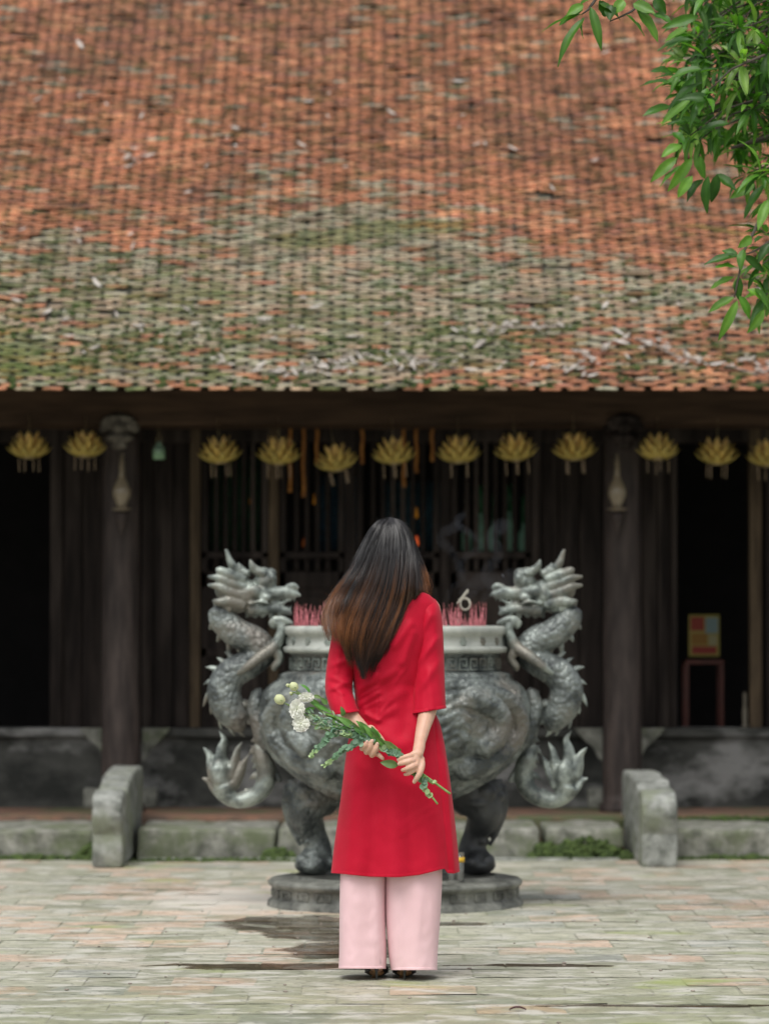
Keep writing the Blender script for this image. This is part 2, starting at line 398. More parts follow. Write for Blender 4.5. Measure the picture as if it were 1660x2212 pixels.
tag(mb.build('gutter_edge', M['stonelight']), kind='structure')
mb = MB(); block(mb, (-4.8, YK+.79, -.02), (4.8, YK+1.75, .185), .01, .006)
tag(mb.build('platform_floor', M['brick']), kind='structure')
# moss against the kerb
def mossclump(mb, cx, cy, cz, rx, ry, rz, n=260):
    for _ in range(n):
        a = rng.uniform(0, 2*math.pi); r = math.sqrt(rng.random())
        x = cx+rx*r*math.cos(a); y_ = cy+ry*r*math.sin(a); z = cz+rz*(1-r*r)*rng.uniform(.5, 1)
        s = rng.uniform(.008, .022); g = rng.uniform(.6, 1.5)
        mb.ell((x, y_, z), (s, s, s*.8), n=6, m=4)
mb = MB()
mossclump(mb, gx(1262, 19.45), YK+.02, -.01, .28, .1, .13, 900)
mossclump(mb, gx(600, 19.4), YK-.02, -.01, .11, .05, .07, 350)
mossclump(mb, gx(200, 19.4), YK-.02, -.01, .1, .06, .1, 300)
mossclump(mb, gx(1600, 19.4), YK-.04, -.01, .45, .04, .03, 400)
mossclump(mb, gx(80, 19.4), YK-.04, -.01, .5, .04, .03, 400)
mossclump(mb, gx(1180, 19.4), YK-.0, -.01, .1, .07, .1, 300)
mossclump(mb, gx(480, 19.4), YK-.16, -.01, .6, .05, .02, 300)
mossclump(mb, gx(1570, 20.3), YK+.78, .15, .6, .03, .03, 300)
tag(mb.build('moss_clumps', M['moss']), kind='stuff'); 

# ------------------------------------------------------------------ temple building
T = thing('temple_building', (0, 8.0, 0), 'old timber temple with mossy terracotta roof, dark wooden columns and lattice doors', 'temple')
DW = 21.25; YW = DW-CAMD
def Z(py, D): return P(830, py, D)[2]
# low base wall
mb = MB(); block(mb, (-4.8, YW, .15), (4.8, YW+.22, Z(1592, DW)), .01, .008, f=4); mb.build('base_wall', M['plaster'], T)
mb = MB(); block(mb, (-4.8, YW-.05, Z(1592, DW)), (4.8, YW+.24, Z(1573, DW)), .008, .004); mb.build('door_sill', M['plaster'], T)
for cx in (262, 1345):
    for sg in (-1, 1):   # plinth brackets beside the columns
        mb = MB(); x = gx(cx+sg*62, DW)
        block(mb, (x-.045, YW-.09, .185), (x+.045, YW-.002, .30), .012, .006)
        mb.build('plinth_stone', M['stone'], T)
        mb = MB(); pr = [(0, 0), (.16, 0), (.1, -.07), (.05, -.11), (.02, -.17), (0, -.19)]
        bx = gx(cx, 20.8)+sg*.1; zt = Z(1577, 20.8)
        vs = [(bx+sg*a, YW-.14, zt+b) for a, b in pr]+[(bx+sg*a, YW-.052, zt+b) for a, b in pr]; n = len(pr)
        fs = [tuple(range(n)), tuple(range(2*n-1, n-1, -1))]+[(i, (i+1) % n, (i+1) % n+n, i+n) for i in range(n)]
        mb.add(vs, fs); mb.build('sill_bracket', M['stone'], T, smooth=False)
# columns
DC = 20.78; zb = Z(919, 20.6); zt_ = Z(853, 20.6)
for cx in (262, 1343):
    x = gx(cx, DC); mb = MB()
    prof = [(0, .17), (.13, .17), (.135, .2), (.13, .225), (.112, .24)]
    n = 40
    for i in range(n+1):
        z = .24+(zb-.26)*i/n; prof.append((.111-.006*(i/n)+.0012*N3(i*.4, cx), z))
    prof += [(0, prof[-1][1])]
    mb.lathe(prof, (x, DC-CAMD, 0), 36); col = mb.build('column', M['colwood'], T)
    cpm = mb = MB()  # carved capital
    z0 = Z(905, 20.5)
    y = DC-CAMD-.17
    mb.ell((x, y, z0-.01), (.075, .09, .06)); mb.ell((x-.06, y, z0-.03), (.055, .07, .04)); mb.ell((x+.06, y, z0-.03), (.055, .07, .04))
    mb.ell((x-.085, y-.01, z0-.05), (.03, .04, .025)); mb.ell((x+.085, y-.01, z0-.05), (.03, .04, .025))
    mb.ell((x, y-.05, z0-.04), (.05, .05, .035)); mb.ell((x, y-.03, z0-.1), (.085, .06, .03)); mb.ell((x, y-.02, z0-.14), (.05, .05, .03))
    for k in range(7):
        a = math.pi*k/6; mb.tube([(x+.02*math.cos(a), y-.05, z0+.0), (x+.07*math.cos(a), y-.09, z0+.02*math.sin(a)), (x+.1*math.cos(a), y-.06, z0+.05*math.sin(a)-.02)], [.012, .014, .006], 6)
    mb.box((x-.03, y-.02, z0+.03), (x+.03, y+.1, z0+.1), bev=.006)
    o = mb.build('capital', M['darkwood' if cx > 800 else 'capwood'], col); o.parent = col; o.matrix_parent_inverse = Matrix.Identity(4)
    remesh(o, .006, 2)
# fix grandchild matrices: column geometry was built in world space, parented with inverse of T
for o in list(sc.objects):
    if o.name.startswith('capital'):
        o.matrix_parent_inverse = Matrix.Identity(4)
# beam (slightly sagging long timber) and a second one behind
mb = MB(); block(mb, (-4.8, 20.56-CAMD, zb), (4.8, 20.98-CAMD, zt_+.30), .015, .007, f=3); mb.build('eave_beam', M['beamwood'], T)
mb = MB(); block(mb, (-4.8, YW, Z(955, DW)), (4.8, YW+.2, Z(915, DW)+.35), .01, .004); mb.build('lintel', M['darkwood'], T)
# closed shell: back, sides, ceiling, inside floor
mb = MB()
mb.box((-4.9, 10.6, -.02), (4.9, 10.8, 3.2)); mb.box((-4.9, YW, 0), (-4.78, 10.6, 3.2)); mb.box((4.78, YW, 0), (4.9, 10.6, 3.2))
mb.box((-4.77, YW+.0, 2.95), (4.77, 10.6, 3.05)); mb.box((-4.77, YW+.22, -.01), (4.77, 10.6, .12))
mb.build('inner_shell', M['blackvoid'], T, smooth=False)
zs = Z(1573, DW); zl = Z(950, DW)
def vbox(a, b, z0, z1, d0, d1, name, m, bev=.006, par=T):
    mb = MB(); mb.box((gx(a, DW), YW+d0, z0), (gx(b, DW), YW+d1, z1), bev=bev); return mb.build(name, m, par, smooth=False)
# plank door panels: (x0,x1) in photo px
for a, b in ((-160, -60), (-58, -10), (134, 176), (178, 222), (306, 330), (332, 372), (374, 410), (1166, 1205), (1207, 1250), (1252, 1300), (1386, 1418), (1420, 1452), (1655, 1700), (1702, 1800), (1802, 1900)):
    if -60 <= a <= -20: continue
    vbox(a, b, zs, zl+.1, .03, .07+rng.uniform(0, .01), 'door_board', M['darkwood'])
for a, b, m in ((108, 134, 'darkwood'), (410, 432, 'postwood'), (580, 602, 'postwood'), (1618, 1645, 'postwood'), (1448, 1462, 'darkwood'), (745, 768, 'darkwood'), (950, 972, 'darkwood'), (1148, 1168, 'darkwood')):
    vbox(a, b, zs, zl+.12, -.005, .08, 'door_post', M[m])
# lattice doors
for a, b in ((434, 578), (604, 743), (770, 948), (974, 1146)):
    d = thing('x', (0, 0, 0), 'x', 'x'); sc.collection.objects.unlink(d); bpy.data.objects.remove(d)
    mb = MB(); x0, x1 = gx(a, DW), gx(b, DW)
    zr = [Z(1240, DW), Z(1228, DW), Z(1204, DW), Z(1192, DW)]
    for z0, z1 in ((zs, zs+.06), (Z(1270, DW), Z(1235, DW)), (Z(1206, DW), Z(1192, DW)), (Z(1420, DW), Z(1400, DW)), (zl, zl+.12)):
        mb.box((x0, YW+.01, z0), (x1, YW+.06, z1), bev=.004)
    mb.box((x0, YW+.01, zs+.05), (x0+.035, YW+.055, zl), bev=.004); mb.box((x1-.035, YW+.01, zs+.05), (x1, YW+.055, zl), bev=.004)
    fr = mb.build('lattice_door', M['darkwood'], T, smooth=False)
    mb = MB(); mb.box((x0+.03, YW+.03, zs+.05), (x1-.03, YW+.045, Z(1405, DW)), bev=.004); mb.box((x0+.06, YW+.018, zs+.1), (x1-.06, YW+.04, Z(1440, DW)), bev=.01)
    mb.box((x0+.03, YW+.03, Z(1402, DW)), (x1-.03, YW+.045, Z(1268, DW)), bev=.004); mb.box((x0+.06, YW+.018, Z(1385, DW)), (x1-.06, YW+.04, Z(1285, DW)), bev=.01)
    o = mb.build('door_panel', M['darkwood'], fr, smooth=False); o.matrix_parent_inverse = Matrix.Identity(4)
    nb = int((x1-x0-.07)/.062)
    for k in range(1, nb+1):
        x = x0+.035+(x1-x0-.07)*k/(nb+1); mb = MB(); pr = []
        z0, z1 = Z(1192, DW), zl
        for j in range(41):
            t = j/40; r = .0125+.004*abs(math.sin(t*math.pi*9))
            pr.append((r, z0+(z1-z0)*t))
        mb.lathe(pr, (x, YW+.035, 0), 8)
        mb.box((x-.013, YW+.02, Z(1237, DW)), (x+.013, YW+.05, Z(1205, DW)))
        o = mb.build('lattice_bar', M['darkwood'], fr); o.matrix_parent_inverse = Matrix.Identity(4)
# roof: rows of overlapping pointed tiles
EZ = Z(846, 19.62); EY = 19.62-CAMD; SL = R(38.5); CS, SN = math.cos(SL), math.sin(SL)
EXPO, TW, TT = .0315, .148, .0062
def roofp(x, s, n):
    sag = .035*math.sin(s*1.3+.4)*min(1, s)+.02*N3(x*.5, s*.5, 2)*min(1, s)+.004*N3(x*2.5, s*2.5, 4)
    n = n+sag+.01*(s/4.5)**2
    return (x, EY+s*CS-n*SN, EZ+s*SN+n*CS)
def pr_col(x, s):
    """colour of one tile from where it lies on the roof: bare orange clay high up, grey lichen band, green moss low down"""
    p = Vector(roofp(x, s, 0)); D = p.y+CAMD; px = 830+p.x/D*F; py = 1106-((p.z-CAMH)/D-math.tan(PITCH))*F
    n1 = N3(x, s, 1, 1.1)*1.0; n2 = N3(x, s, 7, 3.5)
    band = 500-60*math.sin((px-250)/260)+n1*90+n2*60
    if px > 1330: band += (px-1330)*.25
    li = 1/(1+math.exp(-(py-band)/28))
    li *= 1/(1+math.exp((py-(800+n1*60+(60 if px < 1100 else -60)))/35))
    if px < 450: li *= .85
    if px > 1400: li *= max(.35, 1-(px-1400)/400)
    mo = 1/(1+math.exp(-(py-(650-(110 if px < 480 else 0)+n1*80+n2*70))/40))*(.8 if px < 1250 else .38)
    mo *= 1/(1+math.exp((py-815)/14))*.75+.25
    r = rng.random()
    v = rng.uniform(.72, 1.2)*(1+n2*.3+n1*.2)
    c = np.array([.57, .25, .14])*v
    if r < .12: c = np.array([.50, .22, .145])*v
    elif r < .3: c = np.array([.68, .34, .19])*v
    elif r < .36: c = np.array([.5, .42, .32])*v
    if N3(x, s, 21, .8) > .28: c = c*.86+.012
    if rng.random() < li*.95: q_ = rng.uniform(.08, .5); c = c*q_+np.array([.50, .50, .385])*rng.uniform(.75, 1.12)*(1-q_)
    if rng.random() < mo*.62:
        k = rng.uniform(.4, .9); c = c*(1-k)+np.array([.18, .215, .075])*rng.uniform(.6, 1.3)*k
    if N3(x*1.2, s*2.2, 33, 1) > .38 and py > 480: c = c*.5+np.array([.16, .22, .03])*.5
    if rng.random() < .02: c = c*.45
    return c
mb = MB(); rows = 170; ncol = 56
for r_ in range(rows):
    s = r_*EXPO
    for i in range(ncol):
        if r_ > 0 and rng.random() < .006: continue
        x = (i-ncol/2+(.5 if r_ % 2 else 0))*TW+rng.normal(0, .0035)
        c = pr_col(x, s); g = c*.07+np.array([.008, .011, .007])  # g: covered tile part near black, grime plus painted shade of the gaps
        js = rng.normal(0, .002)+s; rot = rng.normal(0, .02); wd = TW*(rng.uniform(.475, .505) if r_ > 2 else rng.uniform(.40, .46)); lift = abs(rng.normal(0, .0022)); tl = rng.normal(0, .03)
        if rng.random() < .02: lift += .01; rot += rng.normal(0, .12)
        # stations along slope measured upslope from the tip
        st = [(-.0, .46), (.0045, .68), (.012, .84), (.04, .93), (.1, 1.0)]
        L_ = []; cl = []
        for a, wf in st:
            rw = []
            for q in (-1, -.6, 0, .6, 1):
                lx = q*wd*wf; ly = a
                X = x+lx*math.cos(rot)-ly*math.sin(rot); S = js+lx*math.sin(rot)+ly*math.cos(rot)
                nn = TT*(1.9-a/EXPO)+lift*(1-a/.12)+.004*max(0, 1-a/.012)+.002*(1-q*q)+tl*lx
                rw.append((X, S, nn))
            L_.append(rw)
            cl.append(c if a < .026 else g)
        vs = []; cs = []; fs = []
        for k, rw in enumerate(L_):
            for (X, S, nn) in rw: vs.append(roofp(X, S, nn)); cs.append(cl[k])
        for k in range(4):
            for q in range(4): a = k*5+q; fs.append((a, a+1, a+6, a+5))
        # edge skirt
        rim_ = [15, 10, 5, 0, 1, 2, 3, 4, 9, 14, 19]
        b0 = len(vs)
        for ix in rim_:
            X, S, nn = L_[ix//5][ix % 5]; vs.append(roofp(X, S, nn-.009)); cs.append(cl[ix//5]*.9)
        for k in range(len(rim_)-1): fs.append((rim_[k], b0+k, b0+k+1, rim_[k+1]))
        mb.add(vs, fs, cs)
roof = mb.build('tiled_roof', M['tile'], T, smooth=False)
# roof deck below the tiles and rafters
mb = MB(); n0 = -.045
for n_ in (-.05, -.09):
    mb.grid([[roofp(x, q, n_) for q in np.linspace(.42, 5.5, 50)] for x in np.linspace(-4.25, 4.25, 80)], flip=n_ < -.06)
o = mb.build('roof_deck', M['darkwood'], roof, smooth=False); o.matrix_parent_inverse = Matrix.Identity(4)
mb = MB()
G = []
for x in np.linspace(-4.2, 4.2, 80):
    G.append([roofp(x, s, -.03) for s in np.linspace(0.06, 5.45, 90)])
mb.grid(G); o = mb.build('roof_battens', mat('batten', (.02, .022, .015), (.05, .05, .035), rough=1), roof); o.matrix_parent_inverse = Matrix.Identity(4)
mb = MB()
for i in range(-16, 17):
    x = i*.28
    vs = [roofp(x+dx, s, n) for n in (-.13, -.19) for dx, s in ((-.03, .55), (.03, .55), (.03, 5.4), (-.03, 5.4))]
    mb.add(vs, [(0, 1, 2, 3), (7, 6, 5, 4), (0, 4, 5, 1), (1, 5, 6, 2), (2, 6, 7, 3), (3, 7, 4, 0)])
o = mb.build('rafters', M['darkwood'], roof, smooth=False); o.matrix_parent_inverse = Matrix.Identity(4)

# litter on the roof -------------------------------------------------
def roof_at(px, py):
    """roof surface point seen at this place of the photo"""
    lo, hi = 0, 5.4
    for _ in range(40):
        m = (lo+hi)/2; p = Vector(roofp(0, m, 0)); D = p.y+CAMD
        y = P(830, py, D)[2]
        if p.z < y: lo = m
        else: hi = m
    D = EY+m*CS+CAMD
    return (px-830)/F*D, m
mb = MB()
for _ in range(2300):
    a = rng.uniform(-20, 1680); b = rng.choice([rng.uniform(560, 835), rng.uniform(700, 838), rng.uniform(818, 846)])
    if N3(a*.006, b*.012, 3)+.12*(a < 500)-.15*(a > 1350) < -.02: continue
    if b > 806 and N3(a*.03, 5, 3) < .05: continue
    x, s = roof_at(a, min(b, 840)); p = roofp(x, s, .008+rng.uniform(0, .008)); k = rng.uniform(.006, .015)
    mb.ell(p, (k*1.5, k, k*.7), n=5, m=4)
tag(mb.build('roof_moss', M['moss'], smooth=False), kind='stuff')
def curled_leaf(L_, w_, curl):
    mb = MB(); G = []
    for i in range(7):
        t = i/6; wd = w_*math.sin(math.pi*min(.97, max(.04, t)))**.7
        G.append([((t-.5)*L_, q*wd, .004+curl*((q*1.0)**2)*w_+curl*.3*L_*(t-.5)**2) for q in (-1, -.5, 0, .5, 1)])
    mb.grid(G); return mb
protos = [curled_leaf(.10, .016, .9), curled_leaf(.13, .02, .5), curled_leaf(.075, .018, 1.2), curled_leaf(.06, .012, .4)]
pm = []
for k, q in enumerate(protos):
    o = q.build('dry_leaf', M['dryleaf']); solid(o, .0015); pm.append(o)
spots = []
for (a, b) in ((8, 492), (48, 503), (168, 530), (281, 515), (287, 540), (168, 505), (400, 680), (413, 687), (205, 762), (600, 812), (610, 808), (988, 450), (1037, 452), (1035, 755), (1040, 750), (405, 425), (590, 742), (208, 622), (250, 690), (300, 357), (272, 350), (170, 105), (130, 180), (85, 150), (340, 30), (1310, 118), (745, 370), (490, 305), (1255, 790), (1280, 820), (1310, 760), (1425, 728), (1440, 752), (1000, 720), (655, 655), (1000, 255)): spots.append((a, b))
def band(pts, n, j):
    pts = cr(pts, n)
    for q in pts: spots.append((q[0]+rng.normal(0, j), q[1]+rng.normal(0, j*.35)))
band([(640, 815), (700, 800), (760, 778), (830, 775), (900, 790), (960, 800)], 30, 22)
band([(1060, 725), (1100, 712), (1160, 715), (1220, 712)], 18, 8)
band([(1230, 805), (1300, 760), (1380, 745), (1440, 775), (1520, 790), (1600, 790), (1680, 800)], 42, 26)
band([(430, 770), (600, 810), (800, 800), (1100, 800), (1300, 790)], 34, 26)
band([(0, 690), (300, 740), (600, 700), (900, 720), (1300, 660), (1660, 650)], 36, 60)
band([(0, 180), (400, 330), (800, 250), (1300, 380)], 24, 90)
for i, (a, b) in enumerate(spots):
    x, s = roof_at(a, min(b, 838)); k = i % 4
    o = pm[k] if i < 4 else pm[k].copy()
    if i >= 4: sc.collection.objects.link(o)
    o.location = roofp(x, s, .024)
    o.rotation_euler = (SL+rng.normal(0, .2), rng.normal(0, .25), 0)
    o.rotation_euler = (Matrix.Rotation(SL, 3, 'X') @ Matrix.Rotation(rng.uniform(-1.2, 1.2), 3, 'Z') @ Matrix.Rotation(rng.normal(0, .25), 3, 'Y')).to_euler()
    sc_ = rng.uniform(.35, .8); o.scale = (sc_, sc_*.8, sc_)
    zn = ('in the drift above the eave near the right column' if a > 1200 and b > 730 else 'in the pale drift above the urn, right of her head' if a > 1040 and b > 690 else
          'in the drift above the eave, left of her head' if 560 < a <= 1040 and b > 740 else 'on the mossy lower tiles at the left' if a <= 560 and b > 560 else
          'on the grey lichen tiles midway up the roof' if b > 430 else 'high on the orange tiles, left half' if a < 700 else 'high on the orange tiles, right half')
    tag(o, 'pale dry leaf '+zn, 'leaf', 'dry leaves scattered over the roof')
def twig_obj(px0, py0, px1, py1, label, th=.006, fork=True):
    xa, sa = roof_at(px0, py0); xb, sb = roof_at(px1, py1); mb = MB(); n = 9; pts = []
    for i in range(n):
        t = i/(n-1); pts.append(Vector(roofp(xa+(xb-xa)*t+.012*math.sin(t*7+px0), sa+(sb-sa)*t+.01*math.sin(t*5), .03+.006*math.sin(t*9))))
    mb.tube(pts, [th*(1-.6*i/(n-1)) for i in range(n)], 6)
    if fork:
        for k in (3, 5):
            d = Vector(roofp(xa+(xb-xa)*.9+.06*(k-4), sa+(sb-sa)*.8+.06*(k-4), .06))
            mb.tube([pts[k], (pts[k]+d)/2+Vector((0, 0, .006)), d], [th*.7, th*.5, th*.25], 6)
    o = mb.build('twig', M['twig']); tag(o, label, 'twig', 'twigs on the roof')
twig_obj(262, 335, 300, 365, 'short grey forked twig on the orange tiles at upper left')
twig_obj(640, 812, 780, 772, 'long pale twig on the mossy tiles above the eave, left of the hair')
twig_obj(850, 775, 980, 802, 'bent brown twig above the eave directly over the head of the woman')
twig_obj(1060, 722, 1215, 714, 'long pale twig lying level on the roof over the right side of the urn')
twig_obj(1370, 742, 1500, 790, 'dark curved twig above the eave near the right column')
twig_obj(1560, 800, 1665, 822, 'thin dark twig above the eave at the right edge of the photo')
twig_obj(225, 810, 330, 815, 'thin grey twig just above the eave over the left column', .004)
# ------------------------------------------------------------------ stone ramp cheeks in front of the columns
def cheek(x, wd, zback, label):
    t = thing('stone_stair_cheek', (x, 6.4, 0), label, 'stone', 'carved stone cheeks before the columns')
    y0 = 18.85-CAMD; y1 = 20.5-CAMD
    pr = [(0, 0), (0, .1), (.015, .17), (-.01, .22), (-.025, .27), (-.012, .33), (.04, .375), (.14, .395), (.26, .385), (.36, .375), (.46, .40), (.6, .43), (.9, zback), (1.3, zback+.01), (1.6, zback), (1.6, .0)]
    bm = bmesh.new(); vs = [[bm.verts.new((x+q*wd/2, y0+a, b)) for a, b in pr] for q in (-1, 1)]
    n = len(pr); bm.faces.new(vs[0]); bm.faces.new(vs[1][::-1])
    for i in range(n): bm.faces.new((vs[0][i], vs[1][i], vs[1][(i+1) % n], vs[0][(i+1) % n]))
    bmesh.ops.recalc_face_normals(bm, faces=bm.faces[:])
    mb = MB(); mb.frombm(bm); o = mb.build('stone_block', M['stonelight'], t)
    def dsp(co, no):
        return np.array([N3(*c, s=9)*.008+N3(*c, s=30)*.003 for c in co], np.float32)
    remesh(o, .012, 5, dsp)
    return t
cheek(-1.415, .158, .455, 'carved grey stone cheek before the left column, rounded top stained green')
cheek(1.405, .18, .43, 'carved grey stone cheek before the right column, stepped top with a bright worn nose')

# ------------------------------------------------------------------ hanging lotus lanterns
def lotus_petal(mb, L_, w_, az, tilt, r0, z0, col, curl=.3):
    G = []
    n = 7
    for i in range(n):
        t = i/(n-1); wd = w_*math.sin(math.pi*(.12+.88*t)**.9)**.8*(1 if t < .98 else .1)
        if i == n-1: wd = w_*.04
        a = tilt+curl*t
        rr = r0+L_*t*math.cos(a); zz = z0+L_*t*math.sin(a)
        row = []
        for q in (-1, -.5, 0, .5, 1):
            off = wd*q; dr = -.25*wd*q*q
            X = (rr+dr)*math.cos(az)-off*math.sin(az); Y = (rr+dr)*math.sin(az)+off*math.cos(az)
            row.append((X, Y, zz+.12*wd*q*q))
        G.append(row)
    mb.grid(G, col)
def make_lotus(loc, label):
    t = thing('lotus_lantern', loc, label, 'lantern', 'gold lotus lanterns hanging under the eave beam')
    def prt(mb, name, m):
        o = mb.build(name, m); o.parent = t; return o
    c1_ = (.78, .60, .17); c2_ = (.62, .5, .14); c3_ = (.9, .66, .22)
    mb = MB()
    for k in range(10): lotus_petal(mb, .118, .026, 2*math.pi*k/10+.1, .02, .025, -.07, c2_, .5)
    for k in range(10): lotus_petal(mb, .118, .026, 2*math.pi*(k+.5)/10+.1, .42, .022, -.068, c1_, .32)
    o = prt(mb, 'outer_petals', M['lotus']); solid(o, .002)
    mb = MB()
    for k in range(8): lotus_petal(mb, .128, .026, 2*math.pi*k/8+.2, .85, .02, -.065, c1_, .12)
    for k in range(6): lotus_petal(mb, .142, .026, 2*math.pi*k/6+.5, 1.15, .015, -.06, c3_, .1)
    o = prt(mb, 'inner_petals', M['lotus']); solid(o, .002)
    for k in range(7):
        a = 2*math.pi*k/7+.3; mb = MB(); rr = .055+.012*(k % 2); zz = -.02+.035*(k % 3)
        mb.ell((rr*math.cos(a-1.2), rr*math.sin(a-1.2), zz), .0075, n=10, m=6)
        prt(mb, 'lamp_stud', M['stud'])
    mb = MB(); mb.lathe([(0, -.08), (.035, -.078), (.04, -.07), (.02, -.055), (0, -.05)], n=20); prt(mb, 'base_cup', M['brass'])
    for k in range(4):
        a = 2*math.pi*k/4+.5; mb = MB()
        for j in range(6): mb.ell((.06*math.cos(a), .06*math.sin(a), -.082-.0125*j), (.0024, .0024, .005), n=6, m=5)
        mb.tube([(.06*math.cos(a), .06*math.sin(a), -.055), (.06*math.cos(a), .06*math.sin(a), -.15)], .0009, 4)
        prt(mb, 'bead_string', M['bead'])
    mb = MB(); mb.tube([(0, 0, .0), (0, 0, .17)], .0015, 5); prt(mb, 'hanging_cord', M['brass'])
    return t
M['stud'] = mat('stud', (.75, .5, .2), (.85, .6, .3), rough=.25, metal=.3)
M['bead'] = mat('bead', (.45, .33, .2), (.6, .45, .3), rough=.25)
DL = 20.48
lp = [(63, 968, 'first gold lotus lantern from the left edge of the photo'),
      (184, 966, 'gold lotus lantern hanging just left of the left column capital'),
      (474, 978, 'gold lotus lantern with spread petals, right of the small green glass lantern'),
      (602, 980, 'gold lotus lantern directly left of the lowest hanging lantern'),
      (725, 995, 'gold lotus lantern that hangs lowest of the row, left of the head of the woman'),
      (850, 980, 'gold lotus lantern hanging straight above the head of the woman'),
      (990, 977, 'gold lotus lantern with bright studs, first to the right of the one above her head'),
      (1113, 972, 'gold lotus lantern above the pale green bottles'),
      (1240, 970, 'gold lotus lantern just left of the right column'),
      (1420, 972, 'gold lotus lantern just right of the right column'),
      (1548, 980, 'gold lotus lantern next to the one cut by the right edge'),
      (1658, 985, 'gold lotus lantern cut by the right edge of the photo')]
L0 = None
for i, (a, b, lab) in enumerate(lp):
    loc = P(a, b-7, DL)
    if L0 is None: L0 = make_lotus(loc, lab)
    else: copytree(L0, loc, lab, rotz=i*.83, scale=rng.uniform(.96, 1.04))
# small green lantern
loc = P(343, 975, 20.5)
g = thing('glass_lantern', loc, 'small green glass jar lantern hanging on a wire beside the left column', 'lantern')
mb = MB(); mb.lathe([(0, -.045), (.03, -.045), (.034, -.038), (.034, .012), (.028, .03), (.014, .04), (.014, .05)], n=20); o = mb.build('jar', M['gglass2'] if 'gglass2' in M else M['gglass']); o.parent = g
mb = MB(); mb.lathe([(0, -.043), (.028, -.043), (.028, .005), (0, .006)], n=16); o = mb.build('candle', mat('gcandle', (.4, .6, .35), (.5, .68, .42), rough=.5)); o.parent = g
mb = MB(); mb.tube([(-.014, 0, .045), (-.01, 0, .08), (0, 0, .1), (.01, 0, .08), (.014, 0, .045)], .0015, 5); mb.tube([(0, 0, .1), (0, 0, .16)], .001, 5); o = mb.build('wire_handle', M['brass']); o.parent = g
# lamps on the columns
for cx, lab in ((262, 'old oil lamp with glass chimney on the left column, bright white reflection'), (1333, 'old oil lamp with glass chimney on the right column')):
    x = gx(cx, 20.6); y = DC-CAMD-.17
    t = thing('wall_oil_lamp', (x, y, Z(1100, 20.6)), lab, 'lamp', 'oil lamps mounted on the columns')
    def q(mb, n, m):
        o = mb.build(n, m); o.parent = t; return o
    s = 1/386.
    mb = MB(); mb.lathe([(.028, .005), (.03, .03), (.05, .075), (.052, .1), (.042, .135), (.024, .165), (.015, .2), (.0135, .31)], n=28)
    o = q(mb, 'glass_chimney', M['amberglass'] if 'amberglass' in M else M['glass']); solid(o, .002)
    mb = MB(); mb.lathe([(0, .008), (.02, .01), (.026, .04), (.03, .08), (.022, .12), (.008, .135), (0, .14)], n=16); q(mb, 'inner_bulb', M['milk'])
    mb = MB(); mb.lathe([(0, -.01), (.02, -.01), (.056, -.002), (.06, .004), (.03, .008), (0, .008)], n=28); q(mb, 'saucer', M['brassdull'] if 'brassdull' in M else M['brass'])
    mb = MB(); mb.lathe([(0, -.16), (.006, -.15), (.014, -.12), (.026, -.08), (.036, -.055), (.04, -.03), (.02, -.012), (0, -.01)], n=20); q(mb, 'finial', M['colwood'])
    mb = MB(); mb.box((-.012, .0, -.03), (.012, .07, -.012), bev=.003); mb.tube([(0, .0, .0), (0, .05, -.02), (0, .066, .05)], .006, 8); q(mb, 'wall_arm', M['brass'])

# ------------------------------------------------------------------ things inside the temple
def inside(px0, py0, px1, py1, D): 
    a = P(px0, py1, D); b = P(px1, py0, D); return a, b
for i, (px, py0, py1) in enumerate(((626, 918, 1052), (655, 918, 1062), (684, 918, 990), (782, 918, 990), (872, 918, 1040), (899, 918, 1010), (933, 918, 985))):
    a = P(px, py1, 21.05); b = P(px, py0-8, 21.05); mb = MB(); n = 12
    w_ = .0095
    G = []
    for k in range(n+1):
        t = k/n; wob = .003*math.sin(t*9+i); G.append([(a.x-w_+wob, a.y, a.z+(b.z-a.z)*t), (a.x+wob, a.y-.006-.004*math.sin(t*20), a.z+(b.z-a.z)*t), (a.x+w_+wob, a.y, a.z+(b.z-a.z)*t)])
    mb.grid(G)
    for k in range(9): mb.tube([(a.x-w_+k*w_/4, a.y-.003, a.z), (a.x-w_+k*w_/4, a.y-.003, a.z-.03)], .0012, 4)
    o = mb.build('hanging_ribbon', M['orange_cloth']); solid(o, .002)
    tag(o, ['orange prayer ribbon hanging behind the second lotus lantern right of the green jar', 'second long orange prayer ribbon, hanging between the two lanterns left of her head', 'short amber prayer ribbon near the lowest lotus lantern', 'short amber prayer ribbon left of the lantern above her head', 'long gold prayer ribbon behind the lantern above her head', 'amber prayer ribbon just right of the lantern above her head', 'faint short amber ribbon left of the bright studded lantern'][i], 'ribbon', 'orange ribbons hanging behind the beam')
for i, (px, py, m, r, lab) in enumerate(((898, 1162, 'redlamp', .014, 'small round red altar light just right of her head'), (658, 1165, 'redlamp2', .011, 'dim red altar light left of her hair'), (682, 1072, 'amberlamp', .017, 'amber altar light below the lowest lotus lantern'), (544, 1072, 'amberlamp2', .015, 'dim amber altar light behind the left lattice'), (897, 1102, 'amberlamp', .014, 'amber altar light up behind the lattice right of her head'))):
    if m not in M: M[m] = mat(m, (.4, .15, .02), rough=.5, emis=((1, .2, .04) if 'red' in m else (1, .35, .03), .04))
    r *= .72; p = P(px, py, 21.5); mb = MB(); mb.ell(p, (r, r, r*(1 if 'red' in m else 1.7)), n=14, m=10); mb.tube([p-Vector((0, 0, r)), p-Vector((0, 0, r+.03))], [.012, .016], 8)
    tag(mb.build('altar_light', M[m]), lab, 'light')
M['jade'] = mat('jade', (.16, .30, .22), (.24, .42, .3), scale=30, rough=.35, emis=((.16, .34, .22), .03))  # faint green glow added to the bottles, which are no lamps
